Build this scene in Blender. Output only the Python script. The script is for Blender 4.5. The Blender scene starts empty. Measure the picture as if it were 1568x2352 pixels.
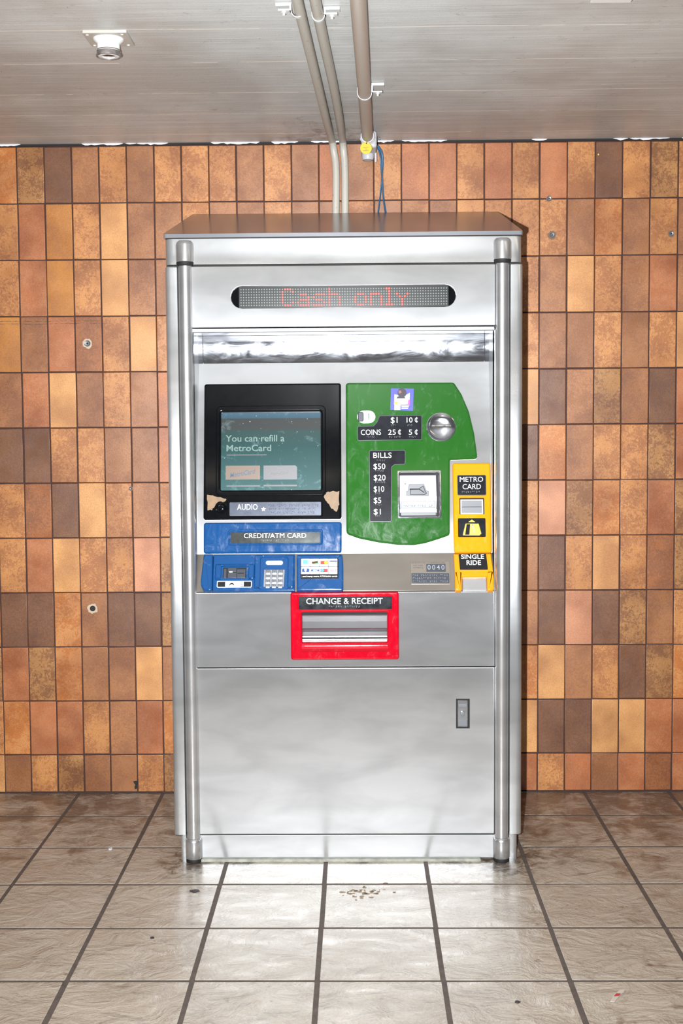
import bpy, bmesh, math, random
from mathutils import Vector, Matrix
random.seed(7)
S = bpy.context.scene
COL = S.collection
PI = math.pi

# ------------------------------------------------------------------ camera
FPX, PPY = 2800.1, 1138.8
PIT, YAW, ROL = .06624, -.01368, -.00708
CAM = Vector((0, -4.70433, 1.48086))
_f = Vector((math.sin(YAW)*math.cos(PIT), math.cos(YAW)*math.cos(PIT), -math.sin(PIT)))
_r = Vector((math.cos(YAW), -math.sin(YAW), 0))
_u = _r.cross(_f)
_c, _s = math.cos(ROL), math.sin(ROL)
_R = _r*_c + _u*_s
_U = _u*_c - _r*_s
cam = bpy.data.cameras.new('camera')
cam.sensor_fit = 'VERTICAL'; cam.sensor_height = 36; cam.sensor_width = 24
cam.lens = FPX*36/2352
cam.shift_y = -(1176-PPY)/2352
cam.clip_start = .05
co = bpy.data.objects.new('camera', cam); COL.objects.link(co)
m = Matrix((( _R.x, _U.x, -_f.x), (_R.y, _U.y, -_f.y), (_R.z, _U.z, -_f.z))).to_4x4()
m.translation = CAM
co.matrix_world = m
S.camera = co

# ------------------------------------------------------------------ light and exposure
S.view_settings.view_transform = 'Standard'; S.view_settings.look = 'None'
S.view_settings.gamma = 1; S.view_settings.use_curve_mapping = False
S.view_settings.exposure = -0.12
FLASH_W, LAMP_E, WORLD_E = 121, 5.5, 0.07
w = bpy.data.worlds.new('world'); S.world = w; w.use_nodes = True
w.node_tree.nodes['Background'].inputs[0].default_value = (1, .86, .70, 1)
w.node_tree.nodes['Background'].inputs[1].default_value = WORLD_E
fl = bpy.data.lights.new('camera_flash', 'AREA')       # the photographer's flash beside the lens
fl.shape = 'DISK'; fl.size = .022; fl.energy = FLASH_W; fl.color = (.97, .985, 1.0); fl.spread = math.radians(102)
fo = bpy.data.objects.new('camera_flash', fl); COL.objects.link(fo)
fo.location = (-.11, -4.62, 1.44)
fo.rotation_euler = (PI/2-.02, 0, 0)

# ------------------------------------------------------------------ helpers
def lin(c):
    return tuple(((v/255)/12.92 if v/255 <= .04045 else ((v/255+.055)/1.055)**2.4) for v in c)

def ray(u, v):
    return _f + _R*((u-784)/FPX) - _U*((v-PPY)/FPX)

class Plane:
    """a flat face of the machine / wall: a runs right, b runs up the face, d out of it"""
    def __init__(s, O, ez, n):
        s.O = Vector(O); s.ex = Vector((1, 0, 0)); s.ez = Vector(ez).normalized(); s.n = Vector(n).normalized()
    def w(s, a, b, d=0):
        return s.O + s.ex*a + s.ez*b + s.n*d
    def px(s, u, v, d=0):
        r = ray(u, v); t = ((s.O + s.n*d) - CAM).dot(s.n)/r.dot(s.n)
        p = CAM + r*t - s.O
        return (p.dot(s.ex), p.dot(s.ez))
    def rect(s, u0, v0, u1, v1, d=0):
        """pixel box -> upright (a0,b0,a1,b1) on the face"""
        vm, um = (v0+v1)/2, (u0+u1)/2
        return (s.px(u0, vm, d)[0], s.px(um, v1, d)[1], s.px(u1, vm, d)[0], s.px(um, v0, d)[1])
    def poly(s, pts, d=0):
        return [s.px(u, v, d) for u, v in pts]

YF = -.7395
FRONT = Plane((0, YF, 0), (0, 0, 1), (0, -1, 0))
WALL = Plane((0, 0, 0), (0, 0, 1), (0, -1, 0))
CT, CB = (YF+.173, 1.657), (YF+.060, 1.022)             # console face, top and bottom (y, z)
CON = Plane((0, CB[0], CB[1]), (0, CT[0]-CB[0], CT[1]-CB[1]), (0, -(CT[1]-CB[1]), CT[0]-CB[0]))
SB = (YF, .904)
SHF = Plane((0, SB[0], SB[1]), (0, CB[0]-SB[0], CB[1]-SB[1]), (0, -(CB[1]-SB[1]), CB[0]-SB[0]))
ZC = 2.516                                              # ceiling height

def ceil_pt(u, v, z=ZC):
    r = ray(u, v); t = (z-CAM.z)/r.z; return CAM + r*t
def floor_pt(u, v):
    r = ray(u, v); t = -CAM.z/r.z; return CAM + r*t
def wall_pt(u, v, y=0):
    r = ray(u, v); t = (y-CAM.y)/r.y; return CAM + r*t

# ---- materials
MATS = {}
def newmat(name):
    m_ = bpy.data.materials.new(name); m_.use_nodes = True
    nt = m_.node_tree; b = nt.nodes['Principled BSDF']
    MATS[name] = m_
    return m_, nt, b
def N(nt, t, **kw):
    n = nt.nodes.new(t)
    for k, v in kw.items(): setattr(n, k, v)
    return n
def L(nt, a, b): nt.links.new(a, b)
def noise(nt, scale, detail=4, rough=.5, vec=None, dist=0):
    n = N(nt, 'ShaderNodeTexNoise'); n.inputs['Scale'].default_value = scale
    n.inputs['Detail'].default_value = detail; n.inputs['Roughness'].default_value = rough
    n.inputs['Distortion'].default_value = dist
    if vec is not None: L(nt, vec, n.inputs['Vector'])
    return n
def mapping(nt, vec, scale=(1, 1, 1), loc=(0, 0, 0)):
    n = N(nt, 'ShaderNodeMapping'); n.inputs['Scale'].default_value = scale; n.inputs['Location'].default_value = loc
    L(nt, vec, n.inputs['Vector']); return n.outputs[0]
def ramp(nt, fac, stops):
    r = N(nt, 'ShaderNodeValToRGB'); e = r.color_ramp.elements
    while len(e) < len(stops): e.new(.5)
    for el, (p, c) in zip(e, stops):
        el.position = p; el.color = (c, c, c, 1) if not isinstance(c, tuple) else (*c[:3], 1)
    L(nt, fac, r.inputs[0]); return r.outputs[0]
def mix(nt, fac, a, b, mode='MIX'):
    n = N(nt, 'ShaderNodeMix', data_type='RGBA', blend_type=mode)
    if isinstance(fac, (int, float)): n.inputs[0].default_value = fac
    else: L(nt, fac, n.inputs[0])
    for i, x in ((6, a), (7, b)):
        if isinstance(x, tuple): n.inputs[i].default_value = (*x[:3], 1)
        else: L(nt, x, n.inputs[i])
    return n.outputs[2]
def math_(nt, op, a, b=None, clamp=False):
    n = N(nt, 'ShaderNodeMath', operation=op, use_clamp=clamp)
    for i, x in enumerate((a, b)):
        if x is None: continue
        if isinstance(x, (int, float)): n.inputs[i].default_value = x
        else: L(nt, x, n.inputs[i])
    return n.outputs[0]
def bump(nt, b, h, strength=.3, dist=.002):
    n = N(nt, 'ShaderNodeBump'); n.inputs['Strength'].default_value = strength
    n.inputs['Distance'].default_value = dist
    L(nt, h, n.inputs['Height']); L(nt, n.outputs[0], b.inputs['Normal'])
def objco(nt):
    return N(nt, 'ShaderNodeTexCoord').outputs['Object']
def geo(nt):
    return N(nt, 'ShaderNodeNewGeometry').outputs['Position']

def plain(name, rgb, rough=.4, metal=0, spec=.5, emit=0, var=0, coat=0):
    m_, nt, b = newmat(name)
    c = lin(rgb)
    b.inputs['Base Color'].default_value = (*c, 1)
    b.inputs['Roughness'].default_value = rough
    b.inputs['Metallic'].default_value = metal
    b.inputs['Specular IOR Level'].default_value = spec
    b.inputs['Coat Weight'].default_value = coat; b.inputs['Coat Roughness'].default_value = .08
    if emit:
        b.inputs['Emission Color'].default_value = (*c, 1); b.inputs['Emission Strength'].default_value = emit
    if var:
        n = noise(nt, 38, 5, .6, geo(nt))
        f = ramp(nt, n.outputs[0], [(.3, 0.0), (.75, 1.0)])
        L(nt, mix(nt, f, tuple(x*(1-var) for x in c), tuple(min(1, x*(1+var)) for x in c)), b.inputs['Base Color'])
    return m_

def steel(name, rgb=(212, 214, 217), rough=.32, aniso=.97, smudge=.03, brush=(260, 260, 3), bstr=.0, metal=.80, wavy=.0007):
    m_, nt, b = newmat(name)
    b.inputs['Metallic'].default_value = metal
    c = lin(rgb)
    p = geo(nt)
    n1 = noise(nt, 4.5, 3, .5, mapping(nt, p, (.9, .9, 2.6)), .4)
    f = n1.outputs[0]
    L(nt, mix(nt, ramp(nt, f, [(.36, 0.), (.62, 1.)]), tuple(x*.84 for x in c), c), b.inputs['Base Color'])
    b.inputs['Roughness'].default_value = rough
    if smudge > .1:                                      # finger and cleaning smears on the polished parts
        sm = noise(nt, 1, 6, .65, mapping(nt, p, (7, 7, 26)), 1.5)
        r = N(nt, 'ShaderNodeMapRange'); L(nt, sm.outputs[0], r.inputs[0])
        r.inputs[1].default_value = .35; r.inputs[2].default_value = .65
        r.inputs[3].default_value = rough-.05; r.inputs[4].default_value = rough+smudge*.3
        L(nt, r.outputs[0], b.inputs['Roughness'])
    b.inputs['Anisotropic'].default_value = aniso
    g = N(nt, 'ShaderNodeNewGeometry'); t = N(nt, 'ShaderNodeVectorMath', operation='CROSS_PRODUCT')   # brushed vertically: sheen spreads sideways
    L(nt, g.outputs['True Normal'], t.inputs[0]); t.inputs[1].default_value = (0, .02, 1); L(nt, t.outputs[0], b.inputs['Tangent'])
    bump(nt, b, noise(nt, 2.6, 2, .4, p).outputs[0], 1, wavy)      # sheet metal is never quite flat
    return m_

STEEL = steel('brushed_steel')
STEEL_SMOOTH = steel('satin_steel', (208, 210, 212), .26, .8, .03)
POLISH = steel('polished_steel', (205, 209, 217), .12, .3, .16, (3, 3, 220), 0, .95)
TUBE = steel('tube_steel', (206, 206, 207), .25, .2, .08)
DARK = plain('dark_gap', (22, 21, 21), .7)
RUBBER = plain('dark_rubber', (40, 38, 38), .6)
BLACKG = plain('black_gloss', (10, 12, 15), .10, var=.3, spec=.3)
BLACKP = plain('black_plate', (24, 27, 34), .16, var=.5, spec=.35)
GREYP = plain('grey_plate', (72, 78, 92), .22, metal=.4, var=.25)
WHITE = plain('white_print', (238, 240, 242), .35)
BRAILLE = plain('braille_dots', (60, 64, 72), .2)
BRAILLE_L = plain('braille_dots_light', (150, 154, 162), .25)
def plastic(name, rgb, rough=.13, wear=(200, 205, 210), amount=.22):
    m_, nt, b = newmat(name)
    c = lin(rgb); p = geo(nt)
    n = noise(nt, 26, 8, .75, mapping(nt, p, (1, 1, .6)), .8)
    f = ramp(nt, n.outputs[0], [(.56, 0.), (.78, amount)])
    L(nt, mix(nt, f, c, lin(wear)), b.inputs['Base Color'])
    L(nt, ramp(nt, n.outputs[0], [(.4, rough*.7), (.7, rough*1.7)]), b.inputs['Roughness'])
    b.inputs['Specular IOR Level'].default_value = .4
    return m_
BLUE = plastic('blue_enamel', (22, 70, 122))
GREEN = plastic('green_enamel', (34, 88, 30), amount=.12)
YELLOW = plastic('yellow_enamel', (226, 144, 16), amount=.10)
RED = plastic('red_enamel', (172, 6, 30), amount=.12)
LGREY = plain('light_grey_plastic', (164, 166, 176), .35)
MGREY = plain('mid_grey_plastic', (104, 107, 112), .4)
DGREY = plain('dark_grey_plastic', (62, 66, 74), .35)

# ---- mesh building
def link(name, bm, mats, parent=None, smooth=True, ang=38):
    me = bpy.data.meshes.new(name)
    bmesh.ops.recalc_face_normals(bm, faces=bm.faces)
    bm.to_mesh(me); bm.free()
    if not isinstance(mats, (list, tuple)): mats = [mats]
    if not smooth: me.polygons.foreach_set('use_smooth', [False]*len(me.polygons))
    for m_ in mats: me.materials.append(m_)
    if smooth and len(me.polygons):
        fl_ = [False]*len(me.polygons); me.polygons.foreach_get('use_smooth', fl_)
        me.set_sharp_from_angle(angle=math.radians(ang))
        me.polygons.foreach_set('use_smooth', fl_)
    o = bpy.data.objects.new(name, me); COL.objects.link(o)
    if parent: o.parent = parent; o.matrix_parent_inverse = parent.matrix_basis.inverted()
    return o
def tag(o, label=None, cat=None, group=None, kind=None):
    if label: o['label'] = label
    if cat: o['category'] = cat
    if group: o['group'] = group
    if kind: o['kind'] = kind
    return o
def thing(name, loc, label, cat, group=None):
    o = bpy.data.objects.new(name, None); COL.objects.link(o); o.location = loc; o.empty_display_size = .1
    bpy.context.view_layer.update()
    return tag(o, label, cat, group)

def fillet(pts, r, n=4):
    """round every corner of a polygon (r may be a list)"""
    out = []; k = len(pts)
    for i in range(k):
        p = Vector(pts[i]); a = Vector(pts[i-1]); b = Vector(pts[(i+1) % k])
        rr = r[i] if isinstance(r, (list, tuple)) else r
        if rr <= 0: out.append((p.x, p.y)); continue
        u, v = (a-p), (b-p); la, lb = u.length, v.length; u.normalize(); v.normalize()
        th = math.acos(max(-1, min(1, u.dot(v))))
        if th > PI-.05: out.append((p.x, p.y)); continue
        t = min(rr/math.tan(th/2), la*.49, lb*.49)
        q0, q1 = p+u*t, p+v*t
        for j in range(n+1):
            s = j/n
            q = q0*(1-s)**2 + p*2*s*(1-s) + q1*s**2
            out.append((q.x, q.y))
    return out
def rrect(x0, z0, x1, z1, r, n=5):
    r = min(r, (x1-x0)/2-1e-5, (z1-z0)/2-1e-5)
    out = []
    for cx, cz, a0 in ((x1-r, z1-r, 0), (x0+r, z1-r, 90), (x0+r, z0+r, 180), (x1-r, z0+r, 270)):
        for j in range(n+1):
            a = math.radians(a0+90*j/n); out.append((cx+r*math.cos(a), cz+r*math.sin(a)))
    return out
def circ(cx, cz, r, n=28, rz=None):
    rz = rz or r
    return [(cx+r*math.cos(2*PI*i/n), cz+rz*math.sin(2*PI*i/n)) for i in range(n)]
def area2(p): return sum(p[i-1][0]*p[i][1]-p[i][0]*p[i-1][1] for i in range(len(p)))
def inset(pts, d):
    """offset a CCW polygon inwards by d"""
    if area2(pts) < 0: pts = pts[::-1]
    out = []; k = len(pts)
    for i in range(k):
        p = Vector(pts[i]); a = Vector(pts[i-1]); b = Vector(pts[(i+1) % k])
        e1 = (p-a); e2 = (b-p)
        if e1.length < 1e-9: e1 = e2
        if e2.length < 1e-9: e2 = e1
        e1.normalize(); e2.normalize()
        n1 = Vector((-e1.y, e1.x)); n2 = Vector((-e2.y, e2.x))
        nn = n1+n2
        if nn.length < 1e-6: nn = n1
        nn.normalize(); c = max(.35, nn.dot(n1))
        q = p + nn*(d/c); out.append((q.x, q.y))
    return out
def ringv(bm, P, pts, d): return [bm.verts.new(P.w(a, b, d)) for a, b in pts]
def bridge(bm, r0, r1, mi=0, sm=True):
    k = len(r0)
    for i in range(k):
        try: f = bm.faces.new((r0[i-1], r0[i], r1[i], r1[i-1])); f.material_index = mi; f.smooth = sm
        except ValueError: pass
def slab(bm, P, pts, d0, d1, bev=.002, mi=0, steps=3, back=True):
    """solid with outline pts on plane P from depth d0 to d1, its front edge rounded"""
    if area2(pts) < 0: pts = pts[::-1]
    rings = [ringv(bm, P, pts, d0)]
    if bev > 0:
        for j in range(steps+1):
            a = PI/2*j/steps
            rings.append(ringv(bm, P, inset(pts, bev*(1-math.cos(a))) if j else pts, d1-bev+bev*math.sin(a)))
    else: rings.append(ringv(bm, P, pts, d1))
    for r0, r1 in zip(rings, rings[1:]): bridge(bm, r0, r1, mi)
    f = bm.faces.new(rings[-1]); f.material_index = mi
    if back: f = bm.faces.new(rings[0][::-1]); f.material_index = mi
def frame(bm, P, outer, inner, d0, d1, bo=.002, bi=.002, mi=0, depth=None, floor=False, steps=3, fmi=None):
    """ring between two outlines with equal point counts; inner wall goes down to depth, optional floor"""
    depth = d0 if depth is None else depth
    R = [ringv(bm, P, outer, d0)]
    for j in range(steps+1):
        a = PI/2*j/steps
        R.append(ringv(bm, P, inset(outer, bo*(1-math.cos(a))) if j else outer, d1-bo+bo*math.sin(a)))
    for j in range(steps+1):
        a = PI/2*(1-j/steps)
        R.append(ringv(bm, P, inset(inner, -bi*(1-math.cos(a))) if a > 1e-6 else inner, d1-bi+bi*math.sin(a)))
    R.append(ringv(bm, P, inner, depth))
    for i_, (r0, r1) in enumerate(zip(R, R[1:])): bridge(bm, r0, r1, mi, i_ != steps+1)
    if floor: f = bm.faces.new(R[-1]); f.material_index = mi if fmi is None else fmi
def box(bm, x0, y0, z0, x1, y1, z1, mi=0):
    v = [bm.verts.new(p) for p in ((x0,y0,z0),(x1,y0,z0),(x1,y1,z0),(x0,y1,z0),(x0,y0,z1),(x1,y0,z1),(x1,y1,z1),(x0,y1,z1))]
    for q in ((0,1,2,3),(4,5,6,7),(0,1,5,4),(1,2,6,5),(2,3,7,6),(3,0,4,7)):
        bm.faces.new([v[i] for i in q]).material_index = mi
def lathe(bm, prof, c, n=32, mi=0, axis=Vector((0, 0, 1)), ref=Vector((1, 0, 0))):
    """prof: list of (radius, height along axis)"""
    c = Vector(c); axis = axis.normalized(); e1 = (ref-axis*ref.dot(axis)).normalized(); e2 = axis.cross(e1)
    R = []
    for r, h in prof:
        if r < 1e-6: R.append([bm.verts.new(c+axis*h)]); continue
        R.append([bm.verts.new(c+axis*h+e1*(r*math.cos(2*PI*i/n))+e2*(r*math.sin(2*PI*i/n))) for i in range(n)])
    for a, b in zip(R, R[1:]):
        if len(a) == 1 and len(b) == 1: continue
        for i in range(n):
            q = (a[0], b[i], b[i-1]) if len(a) == 1 else (a[i-1], a[i], b[0]) if len(b) == 1 else (a[i-1], a[i], b[i], b[i-1])
            f = bm.faces.new(q); f.material_index = mi; f.smooth = True
def smoothpath(pts, sub=8):
    pts = [Vector(p) for p in pts]; out = []
    for i in range(len(pts)-1):
        p0 = pts[max(0, i-1)]; p1 = pts[i]; p2 = pts[i+1]; p3 = pts[min(len(pts)-1, i+2)]
        for j in range(sub):
            t = j/sub
            out.append(.5*((2*p1)+(p2-p0)*t+(2*p0-5*p1+4*p2-p3)*t*t+(3*p1-p0-3*p2+p3)*t**3))
    out.append(pts[-1]); return out
def tube(bm, path, r, n=20, mi=0, caps=True):
    path = [Vector(p) for p in path]; R = []
    prev = None
    for i, p in enumerate(path):
        t = (path[min(i+1, len(path)-1)]-path[max(0, i-1)]).normalized()
        if prev is None:
            ref = Vector((1, 0, 0)) if abs(t.x) < .9 else Vector((0, 0, 1))
            e1 = (ref-t*ref.dot(t)).normalized()
        else: e1 = (prev-t*prev.dot(t)).normalized()
        prev = e1; e2 = t.cross(e1)
        R.append([bm.verts.new(p+e1*(r*math.cos(2*PI*k/n))+e2*(r*math.sin(2*PI*k/n))) for k in range(n)])
    for a, b in zip(R, R[1:]): bridge(bm, a, b, mi)
    if caps:
        bm.faces.new(R[0]).material_index = mi; bm.faces.new(R[-1]).material_index = mi

def text(bm, P, s, a, b, h, d, mi=0, width=None, align='LEFT', th=.0006, shear=0, rot=0, space=1.0, bold=0):
    """raised lettering: cap height h, baseline at (a, b) on plane P"""
    cu = bpy.data.curves.new('t', 'FONT'); cu.body = s; cu.size = 1; cu.space_character = space
    cu.align_x = align; cu.shear = shear; cu.resolution_u = 3; cu.offset = bold
    cu.extrude = 0
    o = bpy.data.objects.new('t', cu); COL.objects.link(o)
    dg = bpy.context.evaluated_depsgraph_get()
    me = bpy.data.meshes.new_from_object(o.evaluated_get(dg))
    bpy.data.objects.remove(o); bpy.data.curves.remove(cu)
    if not me.vertices: return
    k = h/.70
    xs = [v.co.x for v in me.vertices]; wd = (max(xs)-min(xs))*k
    kx = k*(width/wd) if width else k
    x0 = min(xs); xm = (min(xs)+max(xs))/2
    tmp = bmesh.new(); tmp.from_mesh(me); bpy.data.meshes.remove(me)
    r = bmesh.ops.extrude_face_region(tmp, geom=list(tmp.faces))
    up = [g for g in r['geom'] if isinstance(g, bmesh.types.BMVert)]
    for v in up: v.co.z = 1
    ca, sa = math.cos(rot), math.sin(rot)
    vm = {}
    for v in tmp.verts:
        x = (v.co.x-(xm if align == 'CENTER' else x0))*kx; y = v.co.y*k
        vm[v] = bm.verts.new(P.w(a+x*ca-y*sa, b+x*sa+y*ca, d+(th if v.co.z > .5 else -.0004)))
    for f in tmp.faces:
        try: bm.faces.new([vm[v] for v in f.verts]).material_index = mi
        except ValueError: pass
    tmp.free()
BR = dict(a='1', b='12', c='14', d='145', e='15', f='124', g='1245', h='125', i='24', j='245', k='13', l='123', m='134',
          n='1345', o='135', p='1234', q='12345', r='1235', s='234', t='2345', u='136', v='1236', w='2456', x='1346', y='13456', z='1356')
def braille(bm, P, s, a, b, d, mi, cell=.0056, dot=.0023, r=.0009, center=False):
    if center: a -= len(s)*cell/2
    for i, ch in enumerate(s):
        for c in BR.get(ch, ''):
            k = int(c)-1
            x = a+i*cell+(k//3)*dot; z = b-(k % 3)*dot
            slab(bm, P, circ(x, z, r, 8), d, d+.0010, .0005, mi, 2, False)

def cutmesh(o, cutters):
    """really cut pockets out of a part (exact boolean, result baked)"""
    for bmc in cutters:
        bmesh.ops.recalc_face_normals(bmc, faces=bmc.faces)
        me = bpy.data.meshes.new('c'); bmc.to_mesh(me); bmc.free()
        c = bpy.data.objects.new('c', me); COL.objects.link(c)
        md = o.modifiers.new('b', 'BOOLEAN'); md.operation = 'DIFFERENCE'; md.object = c; md.solver = 'EXACT'
        bpy.context.view_layer.update()
        dg = bpy.context.evaluated_depsgraph_get()
        nm = bpy.data.meshes.new_from_object(o.evaluated_get(dg))
        o.modifiers.clear()
        old = o.data; o.data = nm; bpy.data.meshes.remove(old)
        bpy.data.objects.remove(c); bpy.data.meshes.remove(me)
def cutter(P, pts, d0, d1):
    b = bmesh.new(); slab(b, P, pts, d0, d1, 0); return b

# ================================================================== THE ROOM
ROWH, Z1, COLW, X0 = .21395, 2.29435, .1047, -1.2936
TC = {  # fired colours: (rgb, mottling rgb, amount)
 'L': ((218, 162, 106), (204, 142, 88), .3), 'T': ((202, 142, 90), (164, 104, 62), .8),
 'O': ((190, 118, 64), (208, 146, 90), .75), 'R': ((180, 112, 74), (192, 130, 88), .5),
 'P': ((172, 118, 80), (150, 98, 66), .65), 'B': ((130, 90, 66), (114, 74, 56), .6),
 'K': ((178, 130, 84), (134, 86, 52), .85), 'G': ((196, 132, 66), (170, 112, 66), .35),
 'S': ((206, 146, 114), (196, 132, 102), .25), 'D': ((164, 104, 66), (134, 84, 54), .7)}
GRID = ["OKBPTPTTTPTPRPTRRTRTRTBTKT", "TRGTLPPTPPTPPTPTPTTTTPOPTP", "TRGTLPPTPRTPRTPPRTRTPLTPRP",
        "GPRDTLTPTLRTPTRPLTRTPPTPTL", "PRLPTPRLTPRTLPTRTPPLBPKPBR", "BBTTPPRTPLRTPTRLPTPBOPTTKR",
        "TDBLTPTRPTLTRPTLRPTTSKOTRK", "TRLTTSKTPRTLPTRTPLRPBTLTDK", "BBOPBBKTRPTLPRTPTRPPBSBKPT",
        "RKOPPLPTRTPLRTPPTRPOLPTBKO", "ORRTPRORTPLRTPRTTPRLBBLLRR", "PTKPPTKTRPTRPTRPTTRRTRPRDR"]
EXTRA = 'TPRLTPOTRPBTK'
def attrs(me, cols, mots, seeds):
    a = me.attributes.new('tint', 'FLOAT_COLOR', 'FACE'); a.data.foreach_set('color', [x for c in cols for x in (*c, 1)])
    a = me.attributes.new('mott', 'FLOAT_COLOR', 'FACE'); a.data.foreach_set('color', [x for c in mots for x in c])
    a = me.attributes.new('seed', 'FLOAT', 'FACE'); a.data.foreach_set('value', seeds)

def tilewall(name, P, c0, c1):
    bm = bmesh.new(); cols = []; mots = []; seeds = []
    rnd = random.Random(3)
    slab(bm, P, [(X0+(c0-1)*COLW, 0), (X0+c1*COLW, 0), (X0+c1*COLW, ZC), (X0+(c0-1)*COLW, ZC)], -.12, -.0022, 0, 1)
    n0 = len(bm.faces)
    cols += [lin((62, 40, 34))]*n0; mots += [(0, 0, 0, 0)]*n0; seeds += [0]*n0
    for r in range(12):
        zt = Z1+ROWH-r*ROWH; zb = max(zt-ROWH, .004)
        if r == 0: zt = 2.508
        for c in range(c0, c1+1):
            xl = X0+(c-1)*COLW; xr = xl+COLW
            k = GRID[r][c] if 0 <= c < 26 else rnd.choice(EXTRA)
            base, mo, am = TC[k]
            g = rnd.uniform(.0016, .0030)
            j = [rnd.uniform(-.0008, .0008) for _ in range(4)]
            pts = [(xl+g+j[0], zb+g+j[1]), (xr-g+j[2], zb+g+j[1]), (xr-g+j[2], zt-g+j[3]), (xl+g+j[0], zt-g+j[3])]
            before = len(bm.faces)
            dd = rnd.uniform(-.0005, .0008)
            slab(bm, P, pts, -.002, .0+dd, .0018, 0, 2, False)
            v = rnd.uniform(.92, 1.06)
            nf = len(bm.faces)-before
            cols += [tuple(x*v*k_ for x, k_ in zip(lin(base), (.93, .91, .83)))]*nf; mots += [(*[x*k_ for x, k_ in zip(lin(mo), (.93, .91, .83))], am)]*nf; seeds += [rnd.uniform(0, 90)]*nf
    me = bpy.data.meshes.new(name)
    bm.faces.ensure_lookup_table()
    bm.to_mesh(me); bm.free()
    attrs(me, cols, mots, seeds)
    me.materials.append(TILE); me.materials.append(GROUT)
    o = bpy.data.objects.new(name, me); COL.objects.link(o)
    return tag(o, kind='structure')

TILE, nt, b = newmat('wall_tile')
A = N(nt, 'ShaderNodeAttribute', attribute_name='tint'); Bn = N(nt, 'ShaderNodeAttribute', attribute_name='mott')
Sd = N(nt, 'ShaderNodeAttribute', attribute_name='seed')
p = geo(nt)
add = N(nt, 'ShaderNodeVectorMath', operation='ADD'); cmb = N(nt, 'ShaderNodeCombineXYZ')
L(nt, Sd.outputs['Fac'], cmb.inputs[1]); L(nt, p, add.inputs[0]); L(nt, cmb.outputs[0], add.inputs[1])
v_ = add.outputs[0]
n1 = noise(nt, 100, 8, .72, v_, .8); n2 = noise(nt, 14, 3, .5, v_); n3 = noise(nt, 330, 3, .6, v_)
f = math_(nt, 'ADD', math_(nt, 'MULTIPLY', n1.outputs[0], .62), math_(nt, 'MULTIPLY', n2.outputs[0], .38))
f = ramp(nt, f, [(.475, 0.), (.535, 1.)])
f = math_(nt, 'MULTIPLY', f, Bn.outputs['Alpha'])
c = mix(nt, f, A.outputs['Color'], Bn.outputs['Color'])
sp = ramp(nt, n3.outputs[0], [(.3, .76), (.7, 1.18)])
c = mix(nt, 1, c, sp, 'MULTIPLY')
big = ramp(nt, noise(nt, 6.5, 2, .5, v_).outputs[0], [(.33, lin((214, 204, 200))), (.62, lin((255, 255, 255)))])
c = mix(nt, 1, c, big, 'MULTIPLY')
sp3 = N(nt, 'ShaderNodeSeparateXYZ'); L(nt, p, sp3.inputs[0])     # old glue line across the left tiles
for z_ in (wall_pt(100, 738).z, wall_pt(100, 744).z):
    zz = math_(nt, 'ABSOLUTE', math_(nt, 'SUBTRACT', math_(nt, 'ADD', sp3.outputs[2], math_(nt, 'MULTIPLY', noise(nt, 9, 2, .5, p).outputs[0], .006)), z_+.003))
    mk = math_(nt, 'MULTIPLY', math_(nt, 'LESS_THAN', zz, .0011), math_(nt, 'LESS_THAN', sp3.outputs[0], -.965))
    mk = math_(nt, 'MULTIPLY', mk, ramp(nt, noise(nt, 40, 3, .7, p).outputs[0], [(.42, 0.), (.55, .8)]))
    c = mix(nt, mk, c, lin((70, 40, 30)))
L(nt, c, b.inputs['Base Color']); L(nt, ramp(nt, n2.outputs[0], [(.3, .34), (.7, .52)]), b.inputs['Roughness'])
bump(nt, b, n3.outputs[0], .35, .0008)
GROUT = plain('dark_grout', (66, 42, 36), .85, var=.2)

wall = tilewall('wall_back', WALL, -34, 60)

# floor: square ceramic tiles with a slate relief
FS, FX, FY = .33045, -.11413, -.27786
FTILE, nt, b = newmat('floor_tile')
p = geo(nt); Sd = N(nt, 'ShaderNodeAttribute', attribute_name='seed')
add = N(nt, 'ShaderNodeVectorMath', operation='ADD'); cmb = N(nt, 'ShaderNodeCombineXYZ')
L(nt, Sd.outputs['Fac'], cmb.inputs[2]); L(nt, p, add.inputs[0]); L(nt, cmb.outputs[0], add.inputs[1]); v_ = add.outputs[0]
rl = noise(nt, 9, 9, .62, mapping(nt, v_, (.95, 1.25, 1)), 1.2)
big = noise(nt, 2.2, 4, .6, p); stain = noise(nt, 9, 6, .7, p, .6); fine = noise(nt, 160, 4, .6, v_)
c = mix(nt, ramp(nt, rl.outputs[0], [(.35, 0.), (.65, 1.)]), lin((178, 168, 153)), lin((188, 180, 167)))
c = mix(nt, ramp(nt, big.outputs[0], [(.42, 0.), (.66, .35)]), c, lin((142, 124, 104)))
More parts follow.
